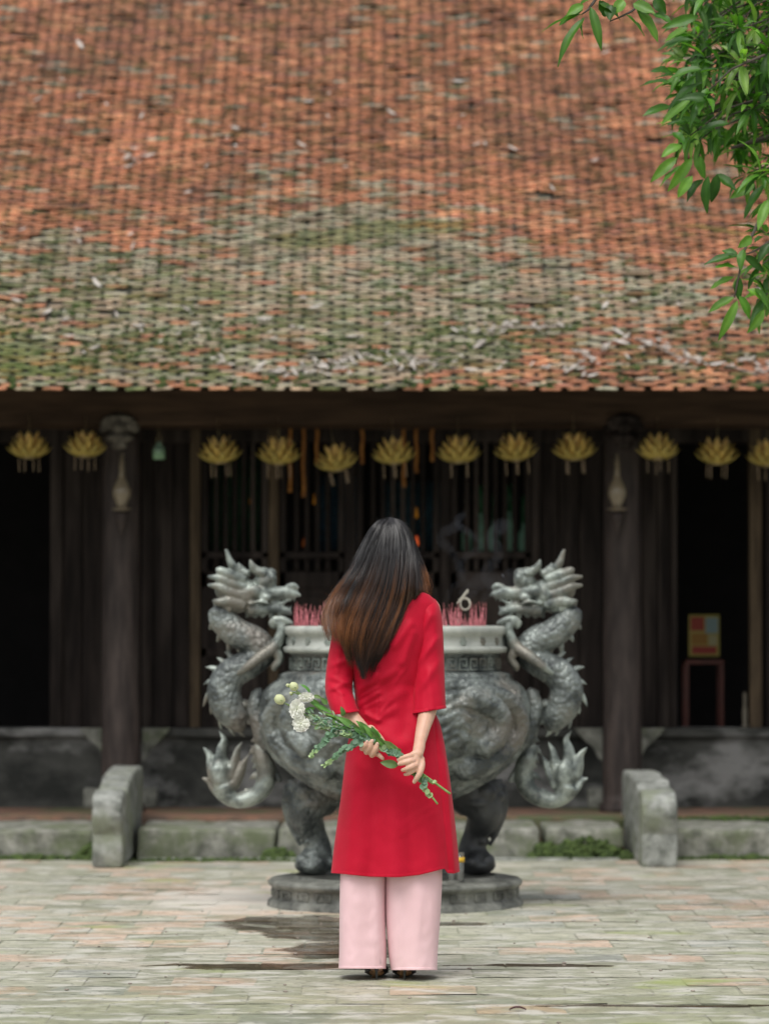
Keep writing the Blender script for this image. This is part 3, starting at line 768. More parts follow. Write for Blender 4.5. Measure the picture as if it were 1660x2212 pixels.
M['jadedark'] = mat('jadedark', (.02, .12, .05), (.03, .2, .08), scale=30, rough=.3)
bl = ['first pale green bottle from the left on the shelf behind the lattice', 'second pale green bottle on the shelf behind the lattice, taller', 'third bottle on the shelf behind the lattice', 'widest pale green bottle on the shelf behind the lattice', 'fifth green bottle on the shelf behind the lattice', 'last small green bottle at the right end of the shelf']
for i, (px, h_) in enumerate(((1007, 60), (1038, 82), (1066, 70), (1100, 85), (1130, 60), (1160, 48))):
    p = P(px, 1190, 21.62); s = h_/370.; mb = MB()
    mb.lathe([(0, 0), (.026, 0), (.03, .01), (.03, s*.6), (.012, s*.8), (.011, s), (0, s)], p, 16)
    t = thing('bottle', p, bl[i], 'bottle', 'green bottles on the shelf behind the lattice'); o = mb.build('glass_body', M['jade']); setparent(o, t)
    mb = MB(); mb.lathe([(0, s), (.013, s), (.013, s+.16), (0, s+.165)], p, 10); o = mb.build('wrapped_neck', M['jadedark']); setparent(o, t)
a = P(985, 1192, 21.62); b = P(1180, 1192, 21.62)
mb = MB(); mb.box((a.x, a.y-.06, a.z-.025), (b.x, a.y+.1, a.z-.001), bev=.003)
for x in (a.x+.02, b.x-.02): mb.box((x-.02, a.y-.04, .12), (x+.02, a.y+.08, a.z-.025), bev=.003)
tag(mb.build('shelf', M['darkwood'], smooth=False), 'dark wooden shelf carrying green bottles behind the lattice', 'shelf')
# blue cloth behind lattice, green cloth
for (x0, x1, y0, y1, c, lab) in ((1025-200, 1025-60, 1040, 1190, (.02, .06, .08), 'dark blue cloth hung behind the lattice near her head'), (690, 770, 1030, 1190, (.02, .055, .085), 'dark blue cloth hung behind the lattice left of her head'), (455, 560, 990, 1190, (.012, .05, .022), 'dark green cloth hung behind the leftmost lattice')):
    G = []; a = P(x0, y1, 21.9); b = P(x1, y0, 21.9)
    for k in range(25):
        t = k/24; X = a.x+(b.x-a.x)*t; Y = a.y+.02*math.sin(t*28)
        G.append([(X, Y, a.z), (X, Y, (a.z+b.z)/2), (X, Y, b.z)])
    mb = MB(); mb.grid(G); o = mb.build('cloth_hanging', mat('c', c, tuple(q*2 for q in c), scale=30, rough=.7)); solid(o, .003); tag(o, lab, 'cloth')
# yellow and red poster, red table, candlestick in right doorway
a, b = inside(1487, 1328, 1553, 1418, 21.9)
mb = MB(); mb.box((a.x, a.y, a.z), (b.x, a.y+.006, b.z)); t = thing('leaflet', ((a.x+b.x)/2, a.y, a.z), 'yellow and red picture leaflet standing in the right doorway', 'poster')
o = mb.build('leaflet_card', mat('card', (.3, .26, .04), (.38, .3, .07), scale=5, rough=.6), smooth=False); setparent(o, t)
for (x0, y0, x1, y1, c) in ((.06, .62, .5, .95, (.5, .06, .03)), (.55, .55, .95, .93, (.35, .5, .5)), (.08, .28, .6, .55, (.5, .25, .03)), (.1, .06, .9, .24, (.5, .05, .03)), (.65, .26, .92, .5, (.6, .55, .3))):
    mb = MB(); W_ = b.x-a.x; H_ = b.z-a.z; mb.box((a.x+x0*W_, a.y-.003, a.z+y0*H_), (a.x+x1*W_, a.y-.001, a.z+y1*H_)); o = mb.build('printed_patch', mat('pp', tuple(q_*.6 for q_ in c), rough=.6), smooth=False); setparent(o, t)
a, b = inside(1478, 1424, 1562, 1575, 21.85)
t = thing('side_table', ((a.x+b.x)/2, a.y, .12), 'dark red side table in the right doorway under the leaflet', 'table')
rm = mat('redwood', (.09, .02, .013), (.15, .035, .02), scale=9, rough=.5)
mb = MB(); mb.box((a.x, a.y-.03, b.z-.03), (b.x, a.y+.2, b.z-.005), bev=.004); o = mb.build('table_top', rm, smooth=False); setparent(o, t)
for x in (a.x+.012, b.x-.012):
    for yy in (a.y-.02, a.y+.18):
        mb = MB(); mb.box((x-.011, yy, .12), (x+.011, yy+.022, b.z-.03)); o = mb.build('leg', rm, smooth=False); setparent(o, t)
p = P(1608, 1572, 21.6); mb = MB(); mb.lathe([(0, -.4), (.04, -.4), (.015, -.35), (.015, -.02), (.03, .0), (.012, .02), (.016, .1), (.01, .13), (.012, .2), (0, .21)], p, 16)
tag(mb.build('candlestick', mat('cream', (.38, .33, .24), (.5, .44, .33), rough=.5)), 'slim cream candlestick beside the post in the right doorway', 'candlestick')

# ------------------------------------------------------------------ bronze urn with dragons
UC = 853; DU = 16.47; UX = P(UC, 1331, DU)[0]; UY = DU-CAMD
def U(px, py, dy=0): p = P(px, py, DU); return Vector((p.x, p.y+dy, p.z))
urn = thing('incense_urn', (UX, UY, 0), 'large weathered bronze incense urn with two dragon handles in the courtyard', 'urn')
def uz(py): return U(UC, py).z
S = DU/F
# pedestal
mb = MB(); r = .568
prof = [(0, .125), (r*.78, .125), (r*.79, .133), (r*.8, .133), (r*.81, .122), (r*.975, .118), (r*.995, .11), (r, .1), (r*.985, .088), (r*.965, .082), (r*.965, .035), (r*.985, .028), (r*1.0, .02), (r*1.005, 0)]
mb.lathe(prof, (UX, UY, 0), 96)
M['pedstone'] = mat('pedstone', (.055, .058, .05), (.24, .245, .215), scale=9, rough=.35, rough2=.6, bump=.004, bscale=40)
ped = mb.build('round_plinth', M['pedstone'], urn)
mb = MB()
for k in range(28):  # carved key band on the plinth side
    a = 2*math.pi*k/28
    for (u0, u1, v0, v1) in ((0, .08, .044, .049), (0, .08, .070, .075), (0, .008, .044, .075), (.072, .08, .05, .075), (.03, .072, .055, .06), (.03, .036, .06, .068)):
        vs = []
        for rr in (r*.962, r*.974):
            for (uu, vv) in ((u0, v0), (u1, v0), (u1, v1), (u0, v1)):
                an = a+uu/r; vs.append((UX+rr*math.cos(an), UY+rr*math.sin(an), vv))
        mb.add(vs, [(4, 5, 6, 7), (0, 1, 5, 4), (1, 2, 6, 5), (2, 3, 7, 6), (3, 0, 4, 7)])
mb.build('key_band', M['pedstone'], urn, smooth=False)
# body
def pr_(pts): return [(hw*S, uz(py)) for py, hw in pts]
body = pr_([(1745, 0), (1742, 70), (1728, 120), (1705, 165), (1670, 215), (1630, 255), (1590, 280), (1545, 292), (1505, 288), (1480, 272), (1466, 250), (1462, 252), (1456, 250), (1452, 236)])
pts = cr([list(q) for q in body], 60)
mb = MB(); mb.lathe([(max(0, a), b) for a, b in pts]+[(.2, uz(1452)), (0, uz(1452))], (UX, UY, 0), 96)
def on_body(ang, py, off=0):
    z = uz(py); hw = np.interp(-py, [-1745, -1742, -1728, -1705, -1670, -1630, -1590, -1545, -1505, -1480, -1466], [0, 70, 120, 165, 215, 255, 280, 292, 288, 272, 250])*S+off
    return (UX+hw*math.sin(ang), UY-hw*math.cos(ang), z)
def relief(mb, pts, r0, r1, n=40, off=0.004):
    q = cr(pts, n); mb.tube([on_body(a, b, off) for a, b in q], [2.0*r0+2.0*(r1-r0)*i/(n-1) for i in range(n)], 8)
for side in (1, -1):
    for face in (0, 1):
        def A(a): return side*a if face == 0 else math.pi-side*a
        # looping dragon body relief
        relief(mb, [(A(.25), 1475), (A(.6), 1480), (A(.95), 1510), (A(1.12), 1560), (A(1.05), 1610), (A(.85), 1640), (A(.62), 1650)], .016, .034, 60)
        relief(mb, [(A(.55), 1500), (A(.8), 1530), (A(.85), 1575), (A(.72), 1610)], .026, .03, 40)
        for k in range(6):  # flowing mane waves
            y0 = 1500+k*20
            relief(mb, [(A(.12), y0+18), (A(.22), y0+4), (A(.34), y0+10), (A(.46), y0-6), (A(.58), y0+2+k*3)], .012, .005, 30)
        for k in range(26):  # cloud curls
            a0 = rng.uniform(.1, 1.45); y0 = rng.uniform(1490, 1690); rr = rng.uniform(8, 15)
            relief(mb, [(A(a0+rr*(1-t*.12)*math.cos(t)/300), y0+rr*(1-t*.12)*math.sin(t)) for t in np.linspace(0, 6, 8)], .008, .005, 18)
        relief(mb, [(A(1.5), 1600), (A(1.2), 1660), (A(.8), 1700), (A(.3), 1722), (A(0), 1726)], .012, .007, 40)
        relief(mb, [(A(1.2), 1560), (A(1.3), 1620), (A(1.1), 1680), (A(.9), 1715)], .02, .012, 40)
ob = mb.build('bowl', M['bronze'], urn)
def dsp(co, no):
    return np.array([N3(*c, s=26)*.0035+N3(*c, s=60)*.002 for c in co], np.float32)
remesh(ob, .0075, 1, dsp)
# neck and rim
mb = MB(); mb.lathe(pr_([(1462, 225), (1460, 246), (1455, 246), (1451, 236), (1449, 226), (1416, 224), (1414, 228), (1411, 226)]), (UX, UY, 0), 96)
nk = mb.build('neck', M['bronze'], urn)
mb = MB(); rN = 227*S
for k in range(46):
    a = 2*math.pi*k/46; z0 = uz(1446); z1 = uz(1420); dz = z1-z0; aw = 2*math.pi/46*rN
    for (u0, u1, v0, v1) in ((.08, .18, 0, 1), (.18, .8, .85, 1), (.7, .8, .3, .85), (.4, .7, .3, .42), (.4, .5, .42, .62), (.18, .95, 0, .12)):
        vs = []
        for rr in (rN-.004, rN+.004):
            for (uu, vv) in ((u0, v0), (u1, v0), (u1, v1), (u0, v1)):
                an = a+uu*aw/rN; vs.append((UX+rr*math.cos(an), UY+rr*math.sin(an), z0+vv*dz))
        mb.add(vs, [(4, 5, 6, 7), (0, 1, 5, 4), (1, 2, 6, 5), (2, 3, 7, 6), (3, 0, 4, 7)])
mb.build('meander_band', M['bronze_smooth'], urn, smooth=False)
mb = MB(); mb.lathe(pr_([(1411, 226), (1409, 240), (1404, 243), (1397, 242), (1395, 235), (1376, 233), (1372, 236), (1368, 241), (1358, 242), (1353, 238), (1352, 232), (1353, 222), (1372, 218), (1420, 212)]), (UX, UY, 0), 96)
rim = mb.build('rim', M['rim'], urn)
for k in range(24):
    a = 2*math.pi*(k+.5)/24; mb = MB(); zc = uz(1385); rr = 234*S
    for j in range(6):
        b = 2*math.pi*j/6; da = .012*math.cos(b)/rr; mb.ell((UX+rr*math.cos(a+da), UY+rr*math.sin(a+da), zc+.012*math.sin(b)), .0075, n=8, m=5)
    mb.ell((UX+rr*math.cos(a), UY+rr*math.sin(a), zc), .007, n=8, m=5)
    o = mb.build('rosette', M['bronze_smooth'], rim); o.matrix_parent_inverse = Matrix.Identity(4)
mb = MB(); mb.lathe([(0, uz(1366)), (222*S, uz(1368))], (UX, UY, 0), 48); mb.build('ash_bed', M['sand'], urn)
# legs
def leg(px, sgn, dy, hidden=False):
    mb = MB()
    q = lambda x, y, d=0: U(UC+sgn*x, y, dy+d)
    path = cr([[*q(150, 1690, .0)], [*q(176, 1725, -.02)], [*q(192, 1762, -.03)], [*q(178, 1800, 0)], [*q(168, 1835, .01)], [*q(172, 1865, -.0)]], 24)
    rad = cr([[.12], [.115], [.085], [.058], [.062], [.085]], 24)[:, 0]
    mb.tube(path, list(rad), 20)
    mb.ell(q(175, 1872, -.01), (.092, .095, .045)); mb.ell(q(200, 1862, -.05), .035); mb.ell(q(165, 1864, -.08), .035); mb.ell(q(140, 1866, -.05), .03)
    # lion mask on the thigh
    mb.ell(q(195, 1712, -.09), (.05, .05, .045)); mb.ell(q(222, 1722, -.03), (.035, .05, .03)); mb.ell(q(178, 1735, -.1), (.06, .04, .03))
    for k in range(7):
        a = k/6*3.2; mb.tube([q(190+26*math.cos(a), 1705-26*math.sin(a)*.8, -.07), q(192+46*math.cos(a), 1702-40*math.sin(a)*.8, -.02)], [.016, .008], 8)
    mb.tube(cr([[*q(232, 1700, -.02)], [*q(238, 1745, -.02)], [*q(226, 1790, -.01)], [*q(206, 1830, .0)]], 14), [.022-.001*i for i in range(14)], 8)
    for k in range(6): mb.ell(q(214-k*5, 1740+k*16, -.06+.005*k), (.02, .018, .012))
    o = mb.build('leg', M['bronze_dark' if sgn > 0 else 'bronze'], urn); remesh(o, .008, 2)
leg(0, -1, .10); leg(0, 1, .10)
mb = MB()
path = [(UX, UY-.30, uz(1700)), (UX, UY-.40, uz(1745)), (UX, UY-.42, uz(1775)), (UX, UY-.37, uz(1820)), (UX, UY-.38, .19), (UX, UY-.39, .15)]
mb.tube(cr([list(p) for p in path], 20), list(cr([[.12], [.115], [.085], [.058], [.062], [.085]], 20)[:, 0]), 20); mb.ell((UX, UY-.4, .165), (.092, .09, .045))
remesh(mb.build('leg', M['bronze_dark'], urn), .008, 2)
# dragons
def dragon(sg):
    """sg=-1 left (as photographed), +1 its mirror image"""
    def Q(x, y, d=0, c=c2):
        px, py = c(x, y); dx = abs(px-UC) if c is c2 else abs(px-UC)
        return U(UC+sg*dx, py, d)
    def T_(mb, pts, rad, n=26, sides=14, flat=1.0):
        pts = [[*Q(*p)] for p in pts]; k = len(pts)
        mb.tube(cr(pts, n), list(np.interp(np.linspace(0, k-1, n), range(k), rad)), sides, flat=flat)
    s = 1/(3.072*1.1566)*S   # crop px to metres
    # body
    mb = MB()
    T_(mb, [(215, 560), (235, 640), (340, 740), (470, 800), (540, 880), (450, 970), (310, 1050), (245, 1160), (265, 1290), (330, 1400), (370, 1470)],
       [92*s, 104*s, 112*s, 112*s, 108*s, 108*s, 118*s, 128*s, 128*s, 105*s, 60*s], 70, 24)
    T_(mb, [(540, 860), (620, 880), (690, 820), (690, 740)], [80*s, 60*s, 45*s, 40*s])
    o = mb.build('dragon_body', M['bronze'], urn); remesh(o, .006, 2, lambda co, no: np.array([N3(*c, s=85)*.003+abs(N3(*c, s=40))*.003 for c in co], np.float32))
    # dorsal spines and belly frills
    mb = MB()
    sp = [((190, 520), (160, 500)), ((150, 590), (135, 600)), ((165, 680), (140, 710)), ((225, 760), (200, 800)), ((290, 820), (290, 890)), ((365, 850), (375, 905)),
          ((330, 960), (265, 905)), ((260, 990), (205, 945)), ((200, 1030), (125, 1010)), ((175, 1110), (108, 1130)), ((150, 1190), (100, 1280)), ((170, 1290), (150, 1350)), ((225, 1380), (225, 1460)), ((290, 1430), (320, 1510)), ((350, 1450), (390, 1520)), ((410, 1390), (465, 1440)), ((420, 1290), (450, 1300))]
    for (bx, by), (tx, ty) in sp:
        tx += (tx-bx)*.35; ty += (ty-by)*.35
        nx, ny = -(ty-by), tx-bx; l_ = math.hypot(nx, ny); nx /= l_; ny /= l_
        T_(mb, [(bx+(bx-tx)*.8, by+(by-ty)*.8), (bx, by), ((bx+tx)/2+nx*8, (by+ty)/2+ny*8), (tx, ty)], [44*s, 38*s, 25*s, 6*s], 8, 10, .6)
    remesh(mb.build('dorsal_spines', M['bronze_smooth'], urn), .005, 1)
    # head
    mb = MB()
    E = lambda x, y, r, d=0: mb.ell(Q(x, y, d), tuple(q*s for q in r))
    E(400, 440, (120, 95, 120)); E(330, 500, (110, 90, 95)); E(285, 400, (115, 85, 120)); E(250, 330, (70, 70, 60)); E(520, 430, (110, 85, 75)); E(560, 345, (90, 80, 70)); E(600, 285, (48, 70, 42), 0); E(540, 270, (60, 60, 35))
    for d in (-.032, .032): E(610, 320, (38, 30, 38), d); E(480, 420, (55, 25, 45), d*1.4); E(560, 470, (50, 25, 30), d*1.2)
    T_(mb, [(540, 420), (640, 435), (720, 430), (800, 450)], [62*s, 52*s, 46*s, 26*s], 16)       # upper jaw
    T_(mb, [(720, 440), (735, 395), (780, 380), (812, 400)], [26*s, 30*s, 26*s, 14*s], 12)        # curled nose
    T_(mb, [(800, 440), (830, 458)], [20*s, 10*s], 4)
    T_(mb, [(430, 560), (540, 560), (640, 555), (730, 580), (760, 600)], [60*s, 46*s, 38*s, 28*s, 12*s], 16)  # lower jaw
    T_(mb, [(600, 500), (680, 515), (740, 490)], [12*s, 14*s, 8*s], 8)
    for k in range(6):
        T_(mb, [(640+k*28, 475), (645+k*28, 505)], [9*s, 3*s], 3, 8); T_(mb, [(630+k*24, 560), (635+k*24, 528)], [9*s, 3*s], 3, 8)
    for k in range(5):   # beard frills
        T_(mb, [(430+k*60, 585), (425+k*60, 612+4*(k % 2)), (405+k*60, 622)], [26*s, 16*s, 6*s], 6, 8)
    for d in (-.03, .03):
        T_(mb, [(430, 290, d), (360, 265, d), (300, 210, d*1.5), (260, 100, d*1.8)], [34*s, 36*s, 30*s, 9*s], 18)      # horns
        T_(mb, [(400, 260, d), (365, 225, d), (355, 200, d)], [20*s, 14*s, 4*s], 6)
        T_(mb, [(560, 290, d*.8), (490, 260, d), (460, 225, d*1.3), (445, 180, d*1.5)], [40*s, 36*s, 26*s, 7*s], 12)    # ears
        for (tx, ty, my) in ((190, 250, 270), (125, 310, 330), (125, 375, 400), (170, 490, 470)):
            T_(mb, [(400, my+60, d*.8), (290, my+28, d*1.4), (215, ty+14, d*1.8), (tx, ty, d*1.6)], [46*s, 46*s, 34*s, 12*s], 16)
        T_(mb, [(440, 520, d*1.4), (520, 500, d*1.7), (600, 520, d*1.4)], [14*s, 13*s, 6*s], 10)
        T_(mb, [(300, 560, d), (220, 520, d), (165, 500, d)], [40*s, 34*s, 12*s], 8)
    remesh(mb.build('dragon_head', M['bronze_smooth'], urn), .0045, 1)
    # arm gripping the rim
    mb = MB(); c = c3
    for d in (-.07, .05):
        T_(mb, [(980, 1055, d*1.2, c), (900, 1000, d*1.5, c), (800, 920, d*1.4, c), (700, 850, d, c), (650, 760, d, c), (645, 690, d, c), (690, 655, d, c)], [14*s, 34*s, 44*s, 50*s, 40*s, 34*s, 30*s], 30)
        T_(mb, [(690, 870, d, c), (660, 940, d, c), (700, 1000, d, c), (690, 1030, d, c)], [40*s, 34*s, 30*s, 14*s], 14)
        T_(mb, [(700, 640, d, c), (640, 640, d, c), (590, 655, d, c), (555, 672, d, c)], [30*s, 32*s, 22*s, 8*s], 12)
        T_(mb, [(700, 650, d+.02, c), (640, 660, d+.03, c), (590, 680, d+.03, c)], [26*s, 22*s, 8*s], 8)
        T_(mb, [(700, 640, d, c), (722, 670, d, c), (700, 710, d, c)], [26*s, 24*s, 10*s], 8)
    remesh(mb.build('dragon_arm', M['bronze_smooth'], urn), .0055, 1)
    # hind part joining the bowl
    mb = MB()
    T_(mb, [(520, 1180), (490, 1260), (480, 1340), (520, 1440), (560, 1560), (600, 1640)], [40*s, 60*s, 66*s, 76*s, 80*s, 60*s], 30)
    for (bx, by, tx, ty) in ((470, 1200, 445, 1190), (440, 1290, 425, 1270), (480, 1560, 440, 1580), (490, 1620, 440, 1610)):
        T_(mb, [(bx+20, by), (bx, by), (tx, ty)], [26*s, 20*s, 6*s], 6)
    T_(mb, [(580, 1680), (620, 1780), (660, 1850), (665, 1880)], [34*s, 26*s, 24*s, 30*s], 14)
    remesh(mb.build('dragon_haunch', M['bronze'], urn), .007, 2)
    # tail with flame tip
    mb = MB()
    T_(mb, [(500, 1600), (540, 1700), (570, 1800), (560, 1900), (500, 1980), (420, 2020), (340, 2030), (270, 1990), (240, 1920)], [40*s, 70*s, 72*s, 72*s, 66*s, 62*s, 58*s, 70*s, 90*s], 50, 18)
    T_(mb, [(250, 1980), (240, 1880), (230, 1780), (220, 1700)], [60*s, 110*s, 110*s, 50*s], 20, 16, .6)
    for pts, rr in (([(215, 1750), (225, 1640), (245, 1560), (205, 1495)], (70, 52, 32, 8)), ([(300, 1850), (330, 1730), (345, 1650), (385, 1575)], (60, 48, 34, 7)),
                    ([(320, 1920), (370, 1820), (400, 1740), (432, 1675)], (50, 44, 30, 7)), ([(180, 1850), (150, 1760), (135, 1680), (85, 1622)], (70, 52, 36, 12)),
                    ([(240, 1990), (170, 1930), (130, 1880), (78, 1855)], (60, 44, 28, 14))):
        T_(mb, pts, [q*s for q in rr], 20, 14, .6)
    for k in range(7):
        a = [(455, 1640, 430, 1690), (470, 1700, 452, 1745), (482, 1760, 455, 1800), (470, 1830, 425, 1880), (490, 1850, 440, 1870), (440, 1950, 400, 1935), (400, 1965, 365, 1960)][k]
        T_(mb, [(a[0]+25, a[1]), (a[0], a[1]), (a[2], a[3])], [26*s, 22*s, 6*s], 6, 8, .6)
    remesh(mb.build('dragon_tail', M['bronze_smooth'], urn), .006, 2)
dragon(-1); dragon(1)
# incense sticks
st = None; k = 0
def stick_mesh():
    mb = MB(); mb.tube([(0, 0, 0), (.002, 0, .07), (0, 0, .13)], [.0017, .0016, .0013], 6, col=(1, 1, 1)); mb.tube([(0, 0, .128), (.001, 0, .15)], [.0016, .001], 6, col=(.7, .8, .7))
    return mb.build('incense_stick', M['incense'])
for i in range(170):
    if i == 0: o = st = stick_mesh()
    else: o = st.copy(); sc.collection.objects.link(o)
    px = rng.uniform(632, 712) if i % 5 < 2 else (rng.uniform(945, 1050) if i % 5 < 4 else rng.uniform(700, 950))
    dy = rng.uniform(-.3, .15); hx_ = abs(px-UC)*S; dy = max(dy, -math.sqrt(max(.0, .425**2-hx_**2)))
    x = U(px, 1350, dy).x
    o.location = (x, UY+dy, uz(1368)-.005); o.rotation_euler = (rng.normal(0, .12), rng.normal(0, .13), rng.uniform(0, 6))
    sc_ = rng.uniform(.4, 1.0)**1.2; o.scale = (1, 1, sc_)
    tag(o, 'thin pink incense stick standing in the urn to the '+('left of' if px < 712 else 'right of' if px > 945 else 'front, hidden behind')+' the long hair', 'incense', 'pink incense sticks standing in the urn')
mb = MB(); p0 = U(1003, 1304, -.1)
q = []
for t in np.linspace(0, 1, 60):
    a = t*math.pi*4.2; r = .022+.009*t
    q.append(p0+Vector((r*math.cos(a)*.8, .01*t, r*math.sin(a)+.0)))
q += [p0+Vector((-.03, .01, .02)), p0+Vector((-.005, .01, .03)), p0+Vector((.016, .01, .055))]
mb.tube(q, .0016, 8)
mb.tube([p0+Vector((-.03, .01, -.01)), p0+Vector((-.03, .012, -.09))], .0015, 6)
mb.tube(cr([[*(p0+Vector((-.035, 0, .0)))], [*(p0+Vector((-.005, 0, .04)))], [*(p0+Vector((.012, 0, .062)))]], 8), .003, 8)
tag(mb.build('incense_coil', M['ash']), 'curled ring of pale incense ash above the pink sticks right of the woman', 'incense')
# smoke wisps
sm = bpy.data.materials.new('smoke'); sm.use_nodes = True; t_ = sm.node_tree; t_.nodes.remove(t_.nodes['Principled BSDF'])
pv = t_.nodes.new('ShaderNodeVolumePrincipled'); pv.inputs['Color'].default_value = (.8, .86, .97, 1); pv.inputs['Density'].default_value = .42
t_.links.new(pv.outputs[0], t_.nodes['Material Output'].inputs['Volume'])
for pts, r0, r1 in (([(1003, 1290), (1010, 1262), (990, 1240), (1002, 1205), (1040, 1180), (1010, 1150), (985, 1130), (1000, 1112)], .008, .02),
                    ([(1040, 1300), (1060, 1270), (1045, 1240), (1075, 1200), (1060, 1160), (1090, 1130)], .01, .03),
                    ([(960, 1300), (975, 1270), (1000, 1250), (980, 1200), (950, 1160), (990, 1135)], .008, .022),
                    ([(1000, 1290), (1040, 1255), (1090, 1262), (1110, 1240)], .02, .03)):
    mb = MB(); qq = cr([[*U(a, b, -.05)] for a, b in pts], 30); mb.tube(qq, [2.1*(r0+(r1-r0)*i/29*(.8+.2*math.sin(i))) for i in range(30)], 10, flat=.5)
    o = mb.build('incense_smoke', sm); tag(o, kind='stuff')
# votive glasses on the plinth
for i, (px, py, h_, cc, lab) in enumerate(((992, 1900, .13, ((.55, .03, .02), (.75, .45, .03)), 'tall votive glass with red wax and yellow band on the urn plinth'), (975, 1902, .10, ((.6, .05, .04), (.6, .6, .6)), 'short clear votive glass with red wax beside the tall one'))):
    p = P(px, py, 16.12); p = Vector((p.x, p.y, .1235)); t = thing('votive_glass', p, lab, 'candle', 'votive glasses on the plinth')
    mb = MB(); mb.lathe([(0, 0), (.016, 0), (.017, .004), (.021, h_), (.019, h_), (.015, .006), (0, .006)], p, 20); o = mb.build('glass_cup', M['glass']); setparent(o, t)
    mb = MB(); mb.lathe([(0, .007), (.013, .007), (.0145, h_*.45), (0, h_*.45)], p, 16); o = mb.build('red_wax', mat('rw', cc[0], rough=.4)); setparent(o, t)
    mb = MB(); mb.lathe([(.0195, h_*.68), (.0215, h_*.68), (.0222, h_*.84), (.0205, h_*.84)], p, 20); o = mb.build('label_band', mat('lb', cc[1], rough=.5)); setparent(o, t)
# fallen leaf on the paving
p = Vector((P(1118, 2182, 12.0)[0], 10228/(2182-1331)-CAMD, .004))
mb = MB(); G = []
for i in range(9):
    t = i/8; wd = .014*math.sin(math.pi*max(.03, min(.97, t))); G.append([(p.x+(t-.5)*.055, p.y+qq*wd, p.z+.008*(1-(2*t-1)**2)+.004*abs(qq)) for qq in (-1, 0, 1)])
mb.grid(G); o = mb.build('fallen_leaf', mat('fl', (.05, .012, .018), (.09, .02, .03), rough=.5)); solid(o, .0015); tag(o, 'dark maroon fallen leaf on the paving in the right foreground', 'leaf')
mb = MB()
for _ in range(70):
    x = rng.uniform(-1.3, 1.3); y = rng.uniform(-1.6, 3); s = rng.uniform(.002, .006); mb.ell((x, y, .003), (s*1.6, s, s*.6), n=6, m=4)
tag(mb.build('debris_specks', M['twig']), kind='stuff')

# ------------------------------------------------------------------ tree, right of the frame, branches hanging in
def leaf(mb, base, tip, wd, up, col, droop=.12, fold=.35, twist=0):
    base = Vector(base); tip = Vector(tip); d = tip-base; L_ = d.length; t_ = d.normalized()
    side = t_.cross(Vector(up)); side = side.normalized() if side.length > 1e-4 else Vector((1, 0, 0)); nrm = side.cross(t_)
    if twist: rm_ = Matrix.Rotation(twist, 3, t_); side = rm_ @ side; nrm = rm_ @ nrm
    n = 9; G = []; cs = []
    for i in range(n):
        t = i/(n-1); w_ = wd*(math.sin(math.pi*t**.8)**.85 if 0 < t < 1 else 0)+.0008
        c = base+d*t+nrm*(droop*L_*math.sin(math.pi*t)); wv = .12*wd*math.sin(t*14+L_*90)
        for q in (-1, -.5, 0, .5, 1):
            pass
        G.append([c+side*(q*w_)+nrm*(abs(q)*w_*fold+wv*q) for q in (-1, -.5, 0, .5, 1)])
        cs += [tuple(k*(1.25 if q == 0 else 1) for k in col) for q in (-1, -.5, 0, .5, 1)]
    mb.grid(G, cs)
tree = thing('tree', (3.1, 1.6, 0), 'green leafy tree whose branches hang in from the upper right of the photo', 'tree')
mL = MB(); mB_ = MB(); mT = MB()
mT.tube(cr([[3.1, 1.6, -.05], [3.05, 1.6, 1.2], [2.9, 1.55, 2.6], [2.7, 1.5, 3.8], [2.4, 1.3, 4.8]], 24), [.16-.004*i for i in range(24)], 18)
def gcol(bright=0):
    v = rng.uniform(.55, 1.1)
    if bright: return (.26*v, .42*v, .09*v)
    r = rng.random()
    if r < .45: return (.055*v, .16*v, .02*v)
    if r < .82: return (.10*v, .25*v, .03*v)
    return (.17*v, .35*v, .05*v)
def lf(bx, by, tx, ty, D, w_=.019, bright=0, c=c8, dD=None):
    b = P(*c(bx, by), D); t = P(*c(tx, ty), D+(rng.uniform(-.04, .04) if dD is None else dD))
    leaf(mL, b, t, w_, (rng.normal(0, .3), -.8, .7), gcol(bright), droop=rng.uniform(.03, .1), twist=rng.normal(0, .35))
# near sprig at the top
for b in ((290, 90, 30, 205), (310, 110, 135, 430), (300, 110, 300, 245), (345, 40, 415, 325), (300, 60, 140, 165), (300, 30, 190, 100), (400, 20, 535, 130), (570, 90, 690, 230), (640, 60, 780, 275), (740, 90, 870, 150), (620, 20, 760, 85), (480, 30, 470, 130), (760, -20, 830, 90), (350, -10, 260, 60), (560, 0, 500, 90), (400, 0, 440, 110), (700, 30, 690, 110)):
    lf(*b, 12.75, .0165 if b[0] < 380 else .021)
def twig3(pts, r0, r1, D=None, c=c8):
    q = cr([[*(P(*c(a, b), d))] for a, b, d in pts], 16); mB_.tube(q, [r0+(r1-r0)*i/15 for i in range(16)], 6)
twig3([(290, 90, 12.75), (330, 60, 12.75), (360, 20, 12.78), (520, -160, 12.9), (1100, -500, 13.6), (1900, -700, 14.6)], .002, .012)
twig3([(470, 135, 12.75), (560, 95, 12.76), (640, 40, 12.8), (700, -120, 12.9), (1000, -420, 13.5)], .002, .008)
twig3([(740, 90, 12.75), (690, 30, 12.8), (700, -100, 12.9)], .002, .005)
